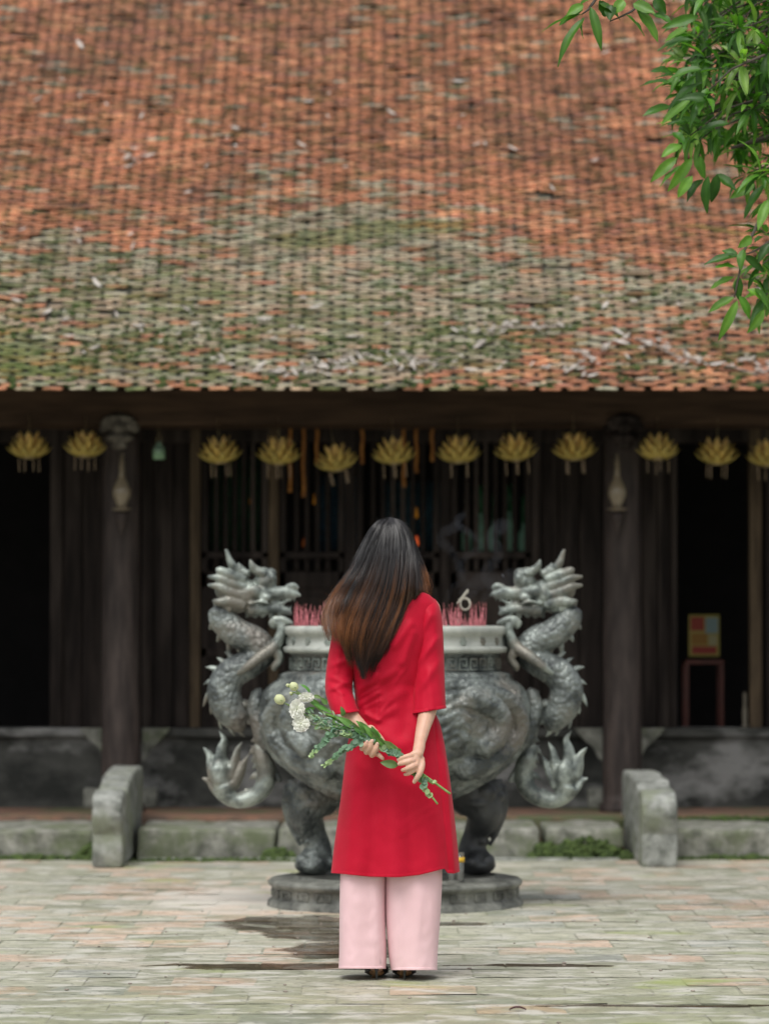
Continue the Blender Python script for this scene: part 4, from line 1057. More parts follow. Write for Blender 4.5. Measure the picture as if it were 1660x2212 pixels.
# outline leaves of the main mass
for b in ((1000, 255, 775, 325), (1060, 440, 850, 510), (850, 520, 660, 555), (860, 680, 680, 745), (900, 1010, 730, 1170), (950, 1060, 790, 1200), (1000, 1130, 905, 1270), (1070, 1150, 965, 1300), (1100, 1130, 1095, 1370), (1150, 1120, 1280, 1225), (1000, 620, 800, 800), (870, 850, 950, 930), (1010, 500, 870, 690), (870, 470, 730, 460),
          (1060, 530, 850, 700), (1100, 560, 1040, 740), (1240, 790, 1040, 840), (1090, 480, 1050, 620), (980, 180, 820, 270), (1040, 100, 800, 180), (1160, 1120, 1120, 1300), (1000, 1010, 840, 1230), (1400, 1180, 1240, 1275), (1470, 1180, 1330, 1410), (1490, 1280, 1420, 1480), (1150, 640, 900, 640), (1060, 780, 840, 800), (930, 930, 800, 1010), (1050, 1000, 1080, 1150)):
    lf(*b, 14.25+rng.uniform(-.1, .15), .0205)
for b in ((940, 370, 800, 345), (940, 380, 805, 390), (945, 360, 870, 305), (960, 390, 850, 420), (1480, 1000, 1330, 1140), (1440, 960, 1340, 960)): lf(*b, 14.6, .012, 1)
for b in ((1290, 1640, 1075, 1700), (1270, 1780, 1110, 1860), (1270, 1910, 1100, 2010), (1290, 1930, 1165, 2190), (1300, 1900, 1365, 2050), (1460, 1990, 1350, 2140), (1380, 1520, 1290, 1590), (1290, 1720, 1140, 1720), (1330, 1600, 1310, 1740), (1300, 1780, 1300, 1930), (1400, 1850, 1490, 1990), (1330, 1640, 1460, 1750), (1290, 1650, 1190, 1610), (1350, 1860, 1450, 1930), (1500, 1560, 1420, 1690), (1460, 1520, 1400, 1560), (1500, 1760, 1380, 1790)):
    lf(*b, 14.1, .018)
twig3([(1270, 1910, 14.1), (1300, 1760, 14.1), (1330, 1620, 14.12), (1400, 1480, 14.2), (1600, 1150, 14.4), (2200, 900, 14.6)], .003, .009)
twig3([(1290, 1640, 14.1), (1420, 1600, 14.12), (1700, 1400, 14.3), (2300, 1000, 14.6)], .002, .008)
# whorls of leaves filling the crown
cl = []
for _ in range(330):
    a = rng.uniform(930, 2300); b = rng.uniform(-520, 1150)
    lim = 930 if b < 300 else 900+max(0, (b-600))*.25
    if b > 900 and a < 1150: continue
    if a < lim: continue
    cl.append((a, b, rng.uniform(14.2, 15.7)))
for _ in range(40): cl.append((rng.uniform(1440, 2300), rng.uniform(1100, 1900), rng.uniform(14.2, 15.2)))
for (a, b, D) in cl:
    p = P(*c8(a, b), D); n = rng.integers(6, 11); ax = Vector((rng.normal(-.45, .4), rng.normal(-.25, .4), rng.normal(-.25, .35))).normalized()
    br = rng.random() < .13
    for k in range(n):
        az = 2*math.pi*k/n+rng.normal(0, .3); o1 = ax.orthogonal().normalized(); o2 = ax.cross(o1)
        d = (ax*rng.uniform(.2, .8)+o1*math.cos(az)+o2*math.sin(az)).normalized(); d.z -= .35; d.normalize()
        L_ = rng.uniform(.09, .165)
        leaf(mL, p+d*.008, p+d*L_, L_*rng.uniform(.075, .108), (0, -.3, 1), gcol(br), droop=rng.uniform(.05, .16), twist=rng.normal(0, .3))
    q = P(*c8(a+rng.uniform(250, 500), b-rng.uniform(50, 300)), D+rng.uniform(-.1, .3))
    mB_.tube([p, (p+q)/2+Vector((0, 0, .03)), q], [.0025, .004, .006], 6)
for (a, b, D) in ((1400, -200, 14.8), (1300, 250, 14.6), (1400, 700, 15), (1250, 950, 14.5), (1700, 1000, 14.5)):
    p = P(*c8(a, b), D); mB_.tube(cr([[*p], [*(p*.6+Vector((2.8, 1.55, 3.2))*.4+Vector((0, 0, .15)))], [2.75, 1.5, 3.5]], 14), [.006+.0025*i for i in range(14)], 8)
mT.build('trunk', M['bark'], tree); mB_.build('branches', M['bark'], tree); o = mL.build('crown', M['leaf'], tree)

# ------------------------------------------------------------------ the woman
WO = thing('person', (W(843, 2112, 0).x, 0, 0), 'woman seen from behind, long brown hair, red tunic, pink trousers, bouquet held behind her', 'person')
def Wc(c, x, y, Y): a, b = c(x, y); return W(a, b, Y)
def loft(mb, rings, n=56, m=90, fold=None, pw=.85, cap=False, tilt=None, col=None):
    """rings: (py, xl, xr, Yc, depth_back, depth_front)"""
    rg = cr(rings, m); G = []
    for k in range(n):
        th = 2*math.pi*k/n; row = []
        ct, st_ = math.cos(th), math.sin(th)
        cx_ = math.copysign(abs(ct)**pw, ct); sy = math.copysign(abs(st_)**pw, st_)
        for j, (py, xl, xr, Yc, db, df) in enumerate(rg):
            x = (xl+xr)/2+(xr-xl)/2*cx_; Y = Yc-(db if sy > 0 else df)*sy
            yy = py+(tilt(x, j/(m-1)) if tilt else 0)
            if fold:
                d = fold(x, yy, th, j/(m-1)); x += d[0]; Y += d[1]
            row.append(W(x, yy, Y))
        G.append(row)
    mb.grid(G, col, closeu=True, flip=True)
def seg_d(x, y, a, b):
    ax, ay = a; bx, by = b; dx, dy = bx-ax, by-ay; t = ((x-ax)*dx+(y-ay)*dy)/(dx*dx+dy*dy); tt = min(1, max(0, t))
    return math.hypot(x-ax-dx*tt, y-ay-dy*tt), t
FOLDS = [(c1(*a), c1(*b), am, wd) for a, b, am, wd in (
    ((770, 1210), (640, 1340), .006, 7), ((790, 1330), (650, 1420), .005, 6), ((800, 1250), (900, 1180), .004, 8), ((700, 1250), (640, 1290), .004, 5),
    ((780, 1530), (700, 1480), .005, 7), ((800, 1500), (900, 1440), .0045, 9), ((820, 1400), (960, 1330), .004, 12), ((900, 1000), (1010, 860), .006, 10), ((960, 1120), (1030, 920), .005, 9),
    ((780, 1600), (680, 1700), .004, 12), ((850, 1640), (950, 1700), .004, 14), ((830, 1280), (870, 1500), -.004, 14), ((1000, 1300), (960, 1600), -.005, 16), ((720, 1380), (740, 1560), -.004, 12))]
FOLDS += [(c1(*a), c1(*b), am, wd) for a, b, am, wd in (((640, 1310), (770, 1250), .0035, 3), ((655, 1365), (790, 1290), .003, 3), ((690, 1440), (800, 1385), .003, 3), ((700, 1480), (790, 1525), .0035, 3), ((800, 1470), (880, 1380), .003, 3), ((640, 1250), (720, 1215), .003, 3), ((905, 1260), (980, 1160), .002, 4))]
FOLDS = [(a, b, am*1.7, wd) for a, b, am, wd in FOLDS]
FOLDS += [((845, 1620), (852, 1890), .006, 18), ((775, 1640), (748, 1890), .009, 16), ((905, 1650), (925, 1880), .008, 18), ((940, 1600), (962, 1880), -.008, 12), ((812, 1700), (800, 1890), -.007, 16), ((880, 1720), (888, 1890), -.006, 16), ((962, 1640), (981, 1880), .008, 5), ((936, 1545), (969, 1880), -.005, 2.6),
          ((850, 1795), (935, 1740), .002, 5), ((850, 1812), (945, 1752), .002, 4), ((760, 1650), (900, 1700), .003, 14)]
def tunic_fold(x, y, th, t):
    if math.sin(th) < -.2:
        return (0, -.006*math.sin(th*9)*t)
    k = min(1, math.sin(th)*2+.4); d = 0
    for a, b, am, wd in FOLDS:
        q, _ = seg_d(x, y, a, b)
        if q < wd*3: d += am*math.exp(-(q/wd)**2)
    s, tt = seg_d(x, y, c1(792, 1150), c1(786, 1545))
    if s < 30 and -.05 < tt < 1.05: d += -.0028*math.exp(-(s/2.2)**2)+.0011*math.exp(-(s/6)**2)*math.sin(y*.55+5*N3(y*.05, 2))
    d += .0022*N3(x*.018, y*.03, 2)+.0012*N3(x*.05, y*.06, 5)
    fl = max(0, (y-1600)/290); d += .007*fl*math.sin(x*.075+1.2*N3(x*.01, y*.005))
    dx = 1.2*fl*math.sin(th*8)
    return (dx*0, -d*k)
def tunic_tilt(x, t):
    k = max(0, (t-.8)/.2)
    h = np.interp(x, [715, 740, 800, 860, 905, 938, 952, 960, 966, 980, 992], [0, 2, 8, 9, 4, -4, -8, -9, 0, 1, -3])
    return h*k
rt = [(1262, 822, 874, .0, .052, .05), (1272, 810, 888, 0, .062, .055), (1279, 780, 912, 0, .072, .055), (1288, 756, 930, 0, .088, .065), (1308, 740, 943, 0, .104, .08), (1345, 738, 941, 0, .115, .09), (1385, 748, 932, 0, .118, .1), (1430, 757, 920, 0, .115, .1),
      (1480, 764, 916, 0, .104, .095), (1515, 767, 924, 0, .1, .09), (1555, 763, 946, 0, .106, .095), (1597, 753, 957, 0, .118, .1), (1650, 745, 966, 0, .13, .11), (1700, 739, 973, 0, .135, .12), (1760, 731, 980, 0, .138, .13), (1825, 722, 987, 0, .142, .135), (1886, 715, 992, 0, .146, .14)]
mb = MB(); loft(mb, rt, 180, 170, tunic_fold, .8, tilt=tunic_tilt)
tun = mb.build('tunic', M['red'], WO); solid(tun, .0016)
# hem stitching band
mb = MB()
rg = [(1880.5, 716, 991.3, 0, .1475, .1415), (1883, 715.4, 991.8, 0, .1478, .1418), (1886.5, 714.8, 992.3, 0, .148, .142)]
loft(mb, rg, 180, 6, lambda x, y, th, t: tunic_fold(x, y, th, 1), .8, tilt=lambda x, t: tunic_tilt(x, 1)); o = mb.build('hem_band', M['red'], tun); o.matrix_parent_inverse = Matrix.Identity(4); solid(o, .0016)
# sleeves
SF = {-1: [((725, 1400), (760, 1425), .005, 5), ((705, 1440), (755, 1425), .005, 6), ((708, 1462), (758, 1478), .006, 5), ((712, 1490), (762, 1470), .005, 6), ((735, 1380), (725, 1450), .004, 8), ((735, 1500), (745, 1540), .003, 8), ((706, 1478), (740, 1500), .004, 4)],
      1: [((905, 1370), (930, 1330), .005, 7), ((895, 1440), (945, 1380), .006, 7), ((895, 1500), (950, 1430), .005, 8), ((925, 1450), (935, 1535), .004, 9), ((948, 1340), (955, 1480), -.003, 6), ((905, 1480), (903, 1540), -.004, 6)]}
def slf(sg):
    def f(x, y, th, t):
        d = 0
        for a, b, am, wd in SF[sg]:
            q, _ = seg_d(x, y, a, b)
            if q < wd*3: d += am*1.5*math.exp(-(q/wd)**2)
        d += .0015*N3(x*.05, y*.05, 4)
        return (0, -d*max(0, math.sin(th)))
    return f
rl = [(1290, 765, 815, .0, .055, .05), (1310, 736, 800, .0, .072, .06), (1350, 722, 788, .0, .074, .06), (1400, 712, 776, -.005, .068, .055), (1445, 705, 767, -.015, .06, .05), (1487, 702.5, 760, -.035, .06, .05), (1515, 709, 766, -.065, .06, .048), (1540, 719, 774, -.085, .062, .045)]
mb = MB(); loft(mb, rl, 80, 70, slf(-1), .92, tilt=lambda x, t: -(x-746)*.14*max(0, t-.6)/.4)
o = mb.build('sleeve', M['red'], tun); o.matrix_parent_inverse = Matrix.Identity(4); solid(o, .0016)
rr_ = [(1290, 906, 930, .02, .03, .02), (1298, 899, 942, .01, .055, .04), (1320, 898, 951, .0, .084, .062), (1365, 898, 956, -.008, .082, .06), (1420, 894, 958, -.02, .075, .056), (1487, 890, 960, -.045, .068, .055), (1536, 889, 962, -.065, .064, .055)]
mb = MB(); loft(mb, rr_, 80, 70, slf(1), .92, tilt=lambda x, t: -(x-925)*.16*max(0, t-.5)/.5)
o = mb.build('sleeve', M['red'], tun); o.matrix_parent_inverse = Matrix.Identity(4); solid(o, .0016)
for rg, tl in (([(1530, 888.5, 962.3, -.0638, .0655, .057), (1536.5, 888, 963, -.066, .066, .057)], lambda x, t: -(x-925)*.16), ([(1535.5, 717.4, 773.6, -.0835, .0635, .047), (1541, 718.6, 775.4, -.086, .0635, .047)], lambda x, t: -(x-746)*.14)):
    mb = MB(); loft(mb, rg, 80, 5, None, .92, tilt=tl); o = mb.build('cuff_band', M['red'], tun); o.matrix_parent_inverse = Matrix.Identity(4); solid(o, .0016)
# trousers
tr = MB()
def pf(c0):
    def f(x, y, th, t):
        k = max(0, math.sin(th)); d = .005*math.sin((x-c0)*.08+1.5*N3(x*.01, y*.006))*t+.005*N3(x*.04, y*.010, 8)+.002*N3(x*.09, y*.05, 3)+.004*math.exp(-((x-c0-22+.12*(y-1990))/5)**2)*max(0, min(1, (y-1900)/60))
        return (0, -d*k)
    return f
for sg, rows_ in ((-1, [(1560, 785, 852, 0, .09, .08), (1700, 760, 843, 0, .1, .09), (1800, 742, 838, 0, .105, .1), (1890, 735, 833, 0, .108, .1), (1980, 733.5, 832, 0, .11, .1), (2050, 733, 834, 0, .11, .1), (2093, 731.5, 833, 0, .112, .1)]),
                  (1, [(1560, 850, 915, 0, .09, .08), (1700, 841, 940, 0, .1, .09), (1800, 835, 950, 0, .105, .1), (1890, 832, 954, 0, .112, .1), (1980, 833, 950, 0, .113, .1), (2050, 838, 945, 0, .114, .1), (2096, 844, 943, 0, .116, .1)])):
    mb = MB(); loft(mb, rows_, 90, 80, pf((rows_[0][1]+rows_[0][2])/2), .62)
    o = mb.build('trouser_leg', M['pink'], WO); solid(o, .0016)
    y = rows_[-1][0]; rg = [(y-5, rows_[-1][1]-.3, rows_[-1][2]+.3, 0, rows_[-1][4]+.0008, .1008), (y+.3, rows_[-1][1]-.3, rows_[-1][2]+.3, 0, rows_[-1][4]+.0012, .1012)]
    mb = MB(); loft(mb, rg, 90, 5, lambda x, y_, th, t: pf((rows_[0][1]+rows_[0][2])/2)(x, y_, th, 1), .62); h = mb.build('trouser_hem', M['pink'], o); h.matrix_parent_inverse = Matrix.Identity(4); solid(h, .0014)
# shoes
for sg, px in ((-1, 813), (1, 873)):
    x = W(px, 2112, 0).x; mb = MB()
    G = []
    n = 20
    for k in range(n):
        t = k/(n-1); y = -.098+t*.225; wd = np.interp(t, [0, .1, .35, .7, .9, 1], [.014, .02, .026, .044, .038, .012]); zb_ = np.interp(t, [0, .2, .6, .75, 1], [.062, .055, .014, .012, .014]); h = np.interp(t, [0, .25, .6, .8, 1], [.035, .03, .035, .035, .018])
        G.append([(x+wd*math.cos(a), y, zb_+h*math.sin(a)) if math.sin(a) > 0 else (x+wd*math.cos(a), y, zb_+.006*math.sin(a)) for a in np.linspace(0, 2*math.pi, 17)])
    mb.grid(G, flip=True); mb.ell((x, .045, .024), (.044, .06, .024)); sh = mb.build('shoe', M['shoe'], WO)
    mb = MB(); mb.tube([(x, -.085, .058), (x, -.092, .03), (x, -.092, 0.004)], [.014, .0055, .004], 12); o = mb.build('heel', M['shoe'], sh); o.matrix_parent_inverse = Matrix.Identity(4)
    mb = MB(); mb.ell((x, .018, .02), (.029, .045, .017)); mb.tube([(x, -.07, .05), (x, -.03, .03), (x, .01, .012)], [.016, .02, .028], 12, flat=.25); o = mb.build('sole', M['sole'], sh); o.matrix_parent_inverse = Matrix.Identity(4)
# body (one continuous surface) --------------------------------------
mb = MB(); c = c4
def chain(pts, rad, n=None, sides=14, flat=1.0, cc=c4):
    P_ = [[*(Wc(cc, *p) if cc else W(*p))] for p in pts]; n = n or 6*len(pts); k = len(pts)
    rr = np.interp(np.linspace(0, k-1, n), range(k), rad); mb.tube(cr(P_, n), list(rr), sides, flat=flat)
    mb.ell(P_[0], rad[0]*.98, n=12, m=8); mb.ell(P_[-1], rad[-1]*.99, n=12, m=8)
# torso, neck, head, legs: in photo px + depth
chain([(838, 1600, 0), (838, 1540, 0), (838, 1480, 0), (838, 1420, 0), (838, 1350, 0), (840, 1310, 0)], [.085, .08, .075, .08, .08, .06], 30, 20, cc=None)
mb.ell(W(840, 1340, 0), (.135, .07, .05)); mb.ell(W(838, 1600, 0), (.125, .085, .09))
chain([(842, 1320, 0), (844, 1270, .0), (846, 1230, .01)], [.05, .045, .05], 12, cc=None)
hr = Matrix.Rotation(R(-28), 3, 'X'); hc = W(843, 1192, .02)
def H(x, y, z): return hc+hr @ Vector((x, y, z))
hr = Matrix.Rotation(R(26), 3, 'X')
mb.ell(hc, (.073, .09, .1), hr); mb.ell(H(0, .03, -.055), (.055, .055, .055), hr); mb.ell(H(0, .06, -.085), (.03, .025, .02), hr)
mb.ell(H(0, .098, -.015), (.011, .018, .02), hr); mb.ell(H(0, .085, .02), (.01, .012, .03), hr)
for s_ in (-1, 1):
    mb.ell(H(s_*.03, .078, .012), (.015, .011, .01), hr); mb.ell(H(s_*.076, .0, -.01), (.01, .02, .03), hr); mb.ell(H(s_*.04, .07, -.03), (.02, .015, .018), hr)
mb.ell(H(0, .09, -.048), (.024, .011, .006), hr); mb.ell(H(0, .088, -.058), (.019, .01, .006), hr)
for px in (802, 880):
    chain([(px, 1610, 0), (px, 1700, .0), (px+(2 if px < 840 else -2), 1830, .01), (px+4, 1900, -.0), (px+5, 2040, -.01), (813 if px < 840 else 873, 2085, -.01)], [.075, .068, .05, .045, .032, .028], 40, cc=None)
    x = W(813 if px < 840 else 873, 2100, 0).x
    mb.tube([(x, -.06, .085), (x, -.0, .06), (x, .05, .035), (x, .08, .03)], [.024, .028, .024, .014], 12)
# right arm
chain([(925, 1318, 0), (928, 1400, -.01), (928, 1480, -.045)], [.045, .038, .034], 20, cc=None)
chain([(928, 1480, -.045), (924, 1530, -.085), (914, 1570, -.13), (907, 1600, -.17)], [.034, .033, .026, .0215], 26, cc=None)
# left arm
chain([(765, 1330, 0), (742, 1400, -.0), (733, 1480, -.035)], [.043, .036, .032], 20, cc=None)
chain([(733, 1480, -.035), (750, 1535, -.085), (778, 1570, -.125), (803, 1593, -.16)], [.032, .030, .025, .0195], 26, cc=None)
# right hand: back towards the camera, fingers over the stems
rw_ = [(1290, 705, -.172), (1278, 770, -.205), (1262, 830, -.232)]
chain([(1290, 700, -.17), (1283, 755, -.198), (1270, 810, -.226)], [.0205, .021, .02], 16)
for k, (x, y, Y) in enumerate(((1228, 822, -.236), (1240, 862, -.243), (1258, 902, -.246), (1276, 925, -.243))):
    chain([(1288-6*k*0, 720+4*k, -.185), (1270, 790+12*k, -.222), (x, y, Y)], [.014, .0145, .0125], 14)
chain([(1228, 822, -.238), (1196, 829, -.252), (1150, 842, -.2535), (1112, 858, -.247)], [.0112, .0100, .0090, .0072], 20)
chain([(1238, 864, -.245), (1205, 872, -.259), (1155, 884, -.259), (1117, 893, -.251)], [.0115, .0102, .0092, .0073], 20)
chain([(1256, 903, -.247), (1224, 916, -.262), (1180, 934, -.261), (1146, 944, -.252)], [.0112, .0100, .0090, .0072], 20)
chain([(1262, 930, -.243), (1228, 952, -.254), (1196, 972, -.25), (1166, 980, -.24)], [.0100, .0088, .0082, .0066], 20)
chain([(1296, 850, -.215), (1304, 905, -.238), (1290, 965, -.252), (1266, 1008, -.254), (1242, 1042, -.248)], [.014, .0125, .0108, .0098, .0076], 24)
# left hand: palm behind the stems, fingers curled up in front
chain([(880, 615, -.165), (905, 670, -.178), (915, 720, -.18)], [.0205, .022, .02], 16)
chain([(890, 640, -.168), (880, 700, -.178), (870, 745, -.182)], [.018, .018, .015], 14)
chain([(910, 640, -.168), (930, 710, -.178), (930, 755, -.182)], [.018, .018, .015], 14)
chain([(895, 620, -.17), (940, 660, -.182), (975, 700, -.19), (1002, 738, -.192)], [.014, .0125, .0105, .0075], 20)
for (kx, ky, bx, by, tx, ty) in ((838, 740, 812, 762, 850, 712), (868, 762, 848, 792, 893, 702), (902, 778, 893, 816, 936, 728)):
    chain([(kx, ky, -.185), (bx, by, -.203), (bx+3, by, -.236), ((bx+tx)/2+6, (by+ty)/2+4, -.252), (tx, ty, -.2535)], [.011, .0098, .0098, .0092, .0078], 26)
chain([(925, 770, -.186), (928, 806, -.203), (940, 812, -.230), (960, 828, -.238), (982, 850, -.238)], [.0105, .0092, .009, .0082, .0066], 26)
bd = mb.build('body', M['skin'], WO); remesh(bd, .0026, 5)
# finger nails
nm = mat('nail', (.72, .45, .38), rough=.25)
for (x, y, Y, dx, dy) in ((1106, 858, -.2535, -1, .3), (1112, 893, -.257, -1, .2), (852, 706, -.261, .3, -1), (896, 699, -.261, .3, -1), (938, 722, -.261, .3, -1), (1240, 1040, -.2555, -.5, 1)):
    m_ = MB(); m_.ell(Wc(c4, x, y, Y+.001), (.0042, .0012, .0042), n=10, m=6); o = m_.build('nail', nm, bd); o.matrix_parent_inverse = Matrix.Identity(4)

# hair -----------------------------------------------------------------
LO = np.array([(117, 860), (124, 815), (145, 780), (170, 752), (200, 728), (260, 698), (350, 655), (470, 600), (590, 505), (750, 425), (880, 408), (980, 425), (1030, 495), (1110, 560), (1190, 620), (1245, 680)], float)
RO = np.array([(117, 880), (124, 920), (145, 955), (170, 980), (220, 1012), (350, 1050), (480, 1095), (640, 1128), (700, 1050), (820, 1005), (960, 935), (1060, 865), (1170, 755), (1245, 700)], float)
YT = np.array([(117, .0, .02), (130, .0, .045), (180, .01, .082), (250, .02, .108), (400, .012, .122), (550, 0, .127), (650, 0, .132), (750, -.02, .122), (900, -.062, .085), (1100, -.092, .05), (1245, -.125, .018)], float)
def hY(x, y):
    l = np.interp(y, LO[:, 0], LO[:, 1]); r = np.interp(y, RO[:, 0], RO[:, 1]); a = max(-1, min(1, (2*x-l-r)/(r-l+1e-6)))
    return np.interp(y, YT[:, 0], YT[:, 1])-np.interp(y, YT[:, 0], YT[:, 2])*math.sqrt(max(0, 1-.96*a*a))
GD = [[(862, 119), (800, 131), (755, 165), (712, 228), (655, 350), (600, 475), (505, 605), (428, 745), (410, 860), (428, 975)],
      [(864, 119), (812, 140), (762, 230), (705, 360), (650, 500), (565, 650), (488, 800), (474, 900), (492, 985)],
      [(866, 119), (812, 225), (762, 380), (710, 520), (635, 700), (570, 870), (556, 985), (580, 1105)],
      [(868, 119), (850, 225), (822, 400), (780, 560), (705, 740), (650, 920), (640, 1080), (672, 1222)],
      [(871, 119), (888, 225), (880, 400), (850, 580), (800, 760), (740, 940), (700, 1100), (690, 1240)],
      [(874, 119), (928, 225), (935, 400), (920, 580), (880, 760), (820, 930), (770, 1080), (722, 1195)],
      [(876, 119), (962, 215), (990, 400), (985, 580), (960, 740), (910, 880), (860, 1000), (800, 1115)],
      [(878, 119), (925, 140), (988, 215), (1025, 380), (1038, 560), (1028, 700), (990, 830), (930, 950), (880, 1040)],
      [(880, 119), (935, 133), (975, 168), (1010, 222), (1050, 350), (1088, 450), (1112, 540), (1126, 600), (1130, 650), (1128, 690)]]
def arc(g, n=32):
    q = cr(g, 240); d = np.r_[0, np.cumsum(np.hypot(*np.diff(q, axis=0).T))]; t = np.linspace(0, d[-1], n)
    return np.c_[np.interp(t, d, q[:, 0]), np.interp(t, d, q[:, 1])]
GA = np.array([arc(g) for g in GD])
def guide(u):
    s = u*8; i = min(int(s), 7); t = s-i
    a = GA[max(i-1, 0)]; b = GA[i]; c_ = GA[i+1]; d = GA[min(i+2, 8)]
    if i >= 6: return b*(1-t)+c_*t
    return .5*((2*b)+(c_-a)*t+(2*a-5*b+4*c_-d)*t*t+(3*b-a-3*c_+d)*t**3)
def hcol(x, y, v, e):
    root = np.array([.0105, .0092, .0095]); mid = np.array([.022, .0115, .0075]); tip = np.array([.27, .10, .03])
    t = np.clip((y-330)/650, 0, 1); left = np.clip((700-x)/260, 0, 1)*np.clip((y-430)/250, 0, 1); rt_ = np.clip((x-1060)/60, 0, 1)*np.clip((y-400)/100, 0, 1)
    k = np.clip(t*.40+left*.75+rt_*.8+(v-.5)*1.35*np.clip(t*2.2, 0, 1), 0, 1)
    dk = np.clip((y-900)/220, 0, 1)*.62; k *= 1-dk
    return root*(1-k)**2+2*mid*k*(1-k)+tip*k*k
mb = MB()
# under-layer sheets
for off in (.010, .020):
    G = []; cs = []
    for u in np.linspace(0.01, .99, 70):
        g = guide(u); n_ = (26 if off < .015 else 24)-int(2*(1+math.sin(u*37))); row = []
        for (x, y) in g[:n_]:
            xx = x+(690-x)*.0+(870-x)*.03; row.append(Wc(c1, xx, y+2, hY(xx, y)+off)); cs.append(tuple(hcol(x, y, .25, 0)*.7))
        G.append(row)
    mb.grid(G, cs)
mb.ell(W(843, 1190, .025), (.088, .098, .108), Matrix.Rotation(R(20), 3, 'X'), n=28, m=18, col=(.01, .009, .009))
NS = 10500
vs = []; fs = []; cs = []
for i in range(NS):
    clump = rng.integers(0, 150); cr_ = np.random.default_rng(int(clump)+11); uc = cr_.random(); cln = cr_.uniform(.74, 1.0); csx = cr_.normal(0, 20); clay = cr_.normal(0, 1)
    u = float(np.clip(uc+rng.normal(0, .009), 0.0, 1.0)) if rng.random() < .85 else rng.random()
    fly = rng.random() < .022
    du = rng.normal(0, .026); g = guide(u)
    if abs(u-uc) < .06: ga = guide(float(np.clip(uc+du, 0, 1))); gb = guide(float(np.clip(uc+du*.18, 0, 1))); tt = np.linspace(0, 1, 32)[:, None]**1.6; g = ga*(1-tt)+gb*tt; u = float(np.clip(uc+du, 0, 1))
    ln = min(1, cln*rng.uniform(.93, 1.05))
    if rng.random() < .2: ln = rng.uniform(.5, .95)
    m_ = 24; ts = np.linspace(0, (31)*ln, m_)
    gx_ = np.interp(ts, range(32), g[:, 0]); gy_ = np.interp(ts, range(32), g[:, 1])
    v = .85*cr_.random()+.15*rng.random(); ph = rng.uniform(0, 6.3); am = rng.normal(0, 5)+cr_.normal(0, 6); lay = rng.uniform(-.002, .004)+clay*.008+.004*(du/.026)**2
    wdt = rng.uniform(.0004, .00085)
    if fly: am *= 3.2; wdt *= .5; lay -= .006
    sx = rng.normal(0, 8 if not fly else 28)+csx
    wv = rng.normal(0, .0018)
    for k in range(m_):
        t = k/(m_-1); x = gx_[k]+(am*math.sin(ph+t*4.5)*t+sx*t*t); y = gy_[k]+rng.normal(0, .2)
        if k > m_-4: x += (690-x)*.03*(k-m_+4)
        Y = hY(x, y)+lay*min(1, t*4)*(1+.6*math.sin(t*7+clay*5))+wv*t
        if u > .93: Y += (u-.93)/.07*.07*min(1, t*1.5)
        p = Wc(c1, x, y, Y)
        w_ = wdt*(1-.75*t**3); cc = hcol(x, y, v, 0)*(1.15 if fly else 1)
        for q, oy in ((-1, .0003), (0, -.0004), (1, .0003)):
            vs.append((p.x+q*w_, p.y+oy, p.z+q*w_*.3)); cs.append(tuple(cc))
    b0 = i*m_*3
    for k in range(m_-1):
        a = b0+k*3; fs += [(a, a+1, a+4, a+3), (a+1, a+2, a+5, a+4)]
mb.add(vs, fs, cs)
# short flyaways on the crown and along the sides
for i in range(170):
    if i < 70: x0 = rng.uniform(770, 970); y0 = float(np.interp(x0, [770, 868, 970], [160, 116, 170])); a = rng.uniform(-2.6, -.5); L_ = rng.uniform(10, 45)
    elif i < 130: y0 = rng.uniform(300, 900); x0 = float(np.interp(y0, LO[:, 0], LO[:, 1]))+6; a = rng.uniform(2.0, 3.3); L_ = rng.uniform(20, 80)
    else: y0 = rng.uniform(250, 640); x0 = float(np.interp(y0, RO[:, 0], RO[:, 1]))-5; a = rng.uniform(.3, 1.4); L_ = rng.uniform(20, 90)
    bend = rng.normal(0, 1.2); pts = []
    for k in range(8):
        t = k/7; pts.append(Wc(c1, x0+L_*t*math.cos(a+bend*t), y0+L_*t*math.sin(a+bend*t), hY(x0, y0)+.004))
    mb.tube(pts, [.00028*(1-.6*k/7) for k in range(8)], 3, col=tuple(hcol(x0, y0, .8, 0)))
hairo = mb.build('hair', M['hair'], WO)

# ------------------------------------------------------------------ bouquet held behind her back
bq = thing('bouquet', Wc(c4, 1000, 780, -.225), 'bouquet of white lisianthus and eucalyptus held behind the woman', 'flowers')
def bp_(name, mb, m): o = mb.build(name, m); setparent(o, bq); return o
B = lambda x, y, Y=-.225: Wc(c4, x, y, Y)
ends = [((1540, 1140, -.235), (245, 270, -.26), .0042), ((1435, 1225, -.23), (180, 395, -.25), .0034), ((1400, 1060, -.225), (300, 520, -.24), .003), ((1380, 1050, -.22), (285, 420, -.25), .003), ((1330, 1030, -.225), (350, 350, -.25), .0028), ((1340, 1020, -.215), (400, 480, -.245), .002)]
for k, (e, f, r) in enumerate(ends):
    mid = (960+12*math.sin(k*2), 740+12*math.cos(k*2.3), -.222+.006*math.sin(k*1.7)); m2 = (1200+8*math.cos(k*3), 905+8*math.sin(k*2), -.222+.005*math.cos(k*2))
    m3 = (650+(f[0]-650)*.12, np.interp(650, [f[0], 960], [f[1], 740])+14, -.228)
    mb = MB(); mb.tube(cr([[*B(*e)], [*B(*m2)], [*B(*mid)], [*B(*m3)], [*B(*f)]], 40), [r*(1-.45*i/39) for i in range(40)], 8)
    o = bp_('stem', mb, M['stem'])
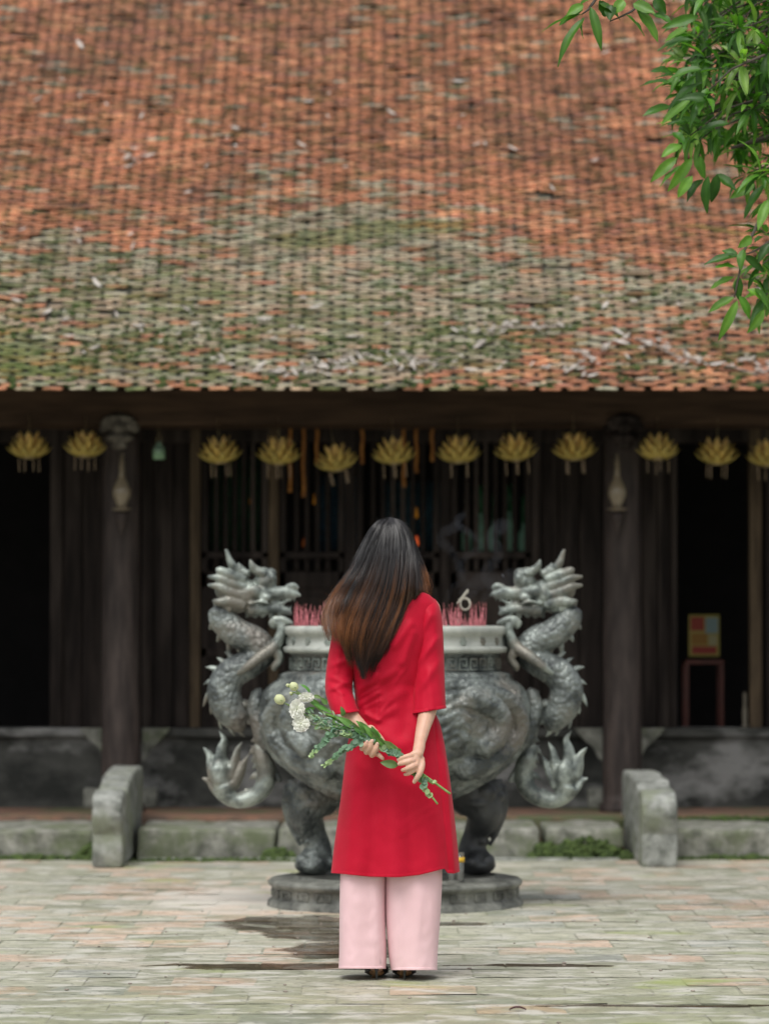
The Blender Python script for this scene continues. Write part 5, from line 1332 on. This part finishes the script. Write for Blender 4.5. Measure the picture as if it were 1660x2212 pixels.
def blade(name, segs, wd, col, m='bleaf', sol=True):
    mb = MB()
    for (bx, by, tx, ty, w_, Y0, Y1) in segs:
        leaf(mb, B(bx, by, Y0), B(tx, ty, Y1), w_, (0, -1, .35), tuple(q*rng.uniform(.8, 1.2) for q in col), droop=rng.uniform(-.02, .1), twist=rng.normal(0, .5))
    return bp_(name, mb, M[m])
gr = (.115, .25, .055)
lv = [(380, 305, 295, 232, .006), (400, 330, 480, 350, .005), (520, 400, 470, 345, .007), (655, 500, 632, 415, .007), (560, 470, 380, 380, .006), (700, 560, 500, 470, .008), (760, 600, 600, 500, .009), (800, 620, 630, 520, .009), (850, 650, 760, 535, .010), (880, 660, 790, 540, .009),
      (945, 720, 890, 580, .011), (960, 700, 900, 600, .009), (830, 660, 600, 560, .009), (780, 640, 560, 540, .008), (1000, 740, 860, 600, .009), (1090, 790, 990, 700, .010), (1120, 800, 1000, 720, .008), (1110, 905, 960, 880, .011), (1130, 800, 1105, 765, .005), (700, 600, 560, 580, .008), (640, 540, 520, 500, .007), (900, 690, 740, 590, .009), (460, 400, 340, 340, .005), (300, 330, 210, 300, .004), (420, 430, 330, 440, .004), (1050, 780, 960, 700, .009), (920, 690, 820, 570, .009), (1260, 985, 1200, 940, .007), (1330, 1000, 1270, 985, .006)]
lv = [(a, b, c_, d, w_*1.3) for a, b, c_, d, w_ in lv]
for _ in range(16):
    a = 960+rng.uniform(-330, 60); b = 735+(a-960)*.55; lv.append((a, b, a-rng.uniform(80, 170), b-rng.uniform(40, 120), .0105))
for (a, b, c_, d, w_) in lv: blade('leaf', [(a, b, c_, d, w_, -.236+rng.uniform(-.008, .008), -.245+rng.uniform(-.012, .01))], w_, gr)
# fine silvery leaves
segs = []
for k in range(150):
    a = rng.uniform(360, 780); b = np.interp(a, [360, 780], [500, 620])+rng.normal(0, 30); an = rng.normal(3.3, .6); L_ = rng.uniform(25, 55)
    segs.append((a, b, a+L_*math.cos(an), b+L_*math.sin(an), .0028, -.245+rng.uniform(-.01, .01), -.25))
blade('silver_foliage', segs, .003, (.27, .37, .27))
def disc_leaf(mb, p, r, nrm, col):
    nrm = Vector(nrm).normalized(); a = nrm.orthogonal().normalized(); b = nrm.cross(a); vs = [p]; n = 10
    for k in range(n):
        t = 2*math.pi*k/n; vs.append(p+(a*math.cos(t)+b*math.sin(t)*.85)*r+nrm*r*.18)
    mb.add(vs, [(0, k+1, (k+1) % n+1) for k in range(n)], col)
def euca(pts, r0, r1, n, Y):
    mb = MB(); q = cr([list(p) for p in pts], n)
    mb.tube([B(a, b, Y) for a, b in q], .0012, 6, col=(.2, .3, .15))
    for i, (a, b) in enumerate(q):
        t = i/(n-1); r = r0+(r1-r0)*t
        for s_ in (-1, 1):
            an = rng.uniform(0, 6.28); p = B(a+s_*rng.uniform(5, 24)*(1-.4*t), b+s_*rng.uniform(-14, 20)*(1-.4*t), Y-rng.uniform(-.006, .01))
            v = rng.uniform(.75, 1.25); disc_leaf(mb, p, r*rng.uniform(.8, 1.1), (rng.normal(0, .55), -1, rng.normal(.3, .5)), (.17*v, .30*v, .19*v) if t < .75 else (.36*v, .50*v, .25*v))
    return bp_('eucalyptus_sprig', mb, M['bleaf'])
euca([(620, 620), (540, 660), (490, 720), (430, 780), (385, 835)], .0125, .0055, 26, -.24)
euca([(790, 710), (720, 745), (640, 790), (570, 850), (485, 915)], .0125, .0055, 32, -.245)
euca([(760, 640), (650, 600), (550, 580), (440, 590)], .0125, .008, 26, -.238)
euca([(900, 700), (820, 665), (740, 655), (660, 640)], .0125, .010, 20, -.243)
euca([(1150, 835), (1090, 810), (1030, 790), (960, 745)], .0125, .011, 20, -.243)
euca([(1290, 1000), (1325, 1080), (1362, 1150)], .012, .012, 5, -.235)
euca([(1330, 1020), (1415, 1035)], .0085, .008, 2, -.24)
euca([(1240, 985), (1290, 1000)], .008, .008, 4, -.24)
# flowers
def flower(cx, cy, rx, rz, Y, name='flower', green=.0, layers=5, cup=.6):
    mb = MB(); c = B(cx, cy, Y); s = 1/(3.32*1.1566*605)
    RX = rx*s; RZ = rz*s
    for l in range(layers):
        n = 5+l; f = (l+1)/layers
        for k in range(n):
            a = 2*math.pi*k/n+l*.7+rng.normal(0, .15); G = []
            cl_ = np.array([.93, .94, .88])*(1-green)+np.array([.62, .72, .35])*green
            cl_ = cl_*rng.uniform(.93, 1.0)
            for i in range(6):
                t = i/5; row = []
                rr = f*(t**.8); zz = (1-f)*.55+.5*t*(1-f*.6)
                for q in (-1, -.5, 0, .5, 1):
                    da = q*.62*(.35+.65*math.sin(math.pi*min(1, .25+.6*t)))
                    ru = 1+.07*math.sin(q*7+k+l)*t
                    row.append(c+Vector((RX*rr*ru*math.cos(a+da), -.02*(zz+.06*math.sin(q*6+k)*t)-(.006*(1-abs(q)) * t), RZ*rr*ru*math.sin(a+da))))
                G.append(row)
            mb.grid(G, tuple(cl_))
    mb.ell(c+Vector((0, .004, 0)), (RX*.5, .014, RZ*.5), col=(.5, .58, .32))
    o = bp_(name, mb, M['petal']); return o
flower(272, 440, 64, 86, -.262, layers=4); flower(304, 560, 72, 68, -.258, layers=4); flower(347, 340, 66, 42, -.258, layers=4)
def bud(cx, cy, r, tilt, Y=-.262):
    mb = MB(); c = B(cx, cy, Y); s = 1/(3.32*1.1566*605); rm = Matrix.Rotation(tilt, 3, 'Y')
    for k in range(6):
        a = 2*math.pi*k/6; G = []
        for i in range(8):
            t = i/7; rr = r*s*math.sin(math.pi*(.12+.76*t))**.8; zz = (t-.5)*2.1*r*s
            G.append([c+rm @ Vector((rr*math.cos(a+q*.62+.5*t), rr*math.sin(a+q*.62+.5*t)*.95, zz)) for q in (-1, -.5, 0, .5, 1)])
        v = rng.uniform(.9, 1.05); mb.grid(G, (.72*v, .76*v, .46*v))
    for k in range(4):
        a = math.pi/2*k; p = c+rm @ Vector((0, 0, -r*s*1.1)); leaf(mb, p, p+rm @ Vector((r*s*.95*math.cos(a), r*s*.95*math.sin(a), r*s*.9)), .0022, (0, -1, 0), (.2, .33, .1))
    mb.ell(c, (r*s*.75, r*s*.75, r*s*.85), rm, col=(.7, .75, .42))
    bp_('flower_bud', mb, M['petal'])
bud(245, 250, 36, -.9); bud(128, 358, 42, -1.0); bud(195, 241, 15, -1.2); bud(222, 307, 14, -.8)
mb = MB(); mb.tube(cr([[*B(170, 388, -.262)], [*B(220, 408, -.25)], [*B(300, 430, -.24)]], 10), .0014, 6); bp_('stem', mb, M['stem'])
print('objects', len(sc.objects))
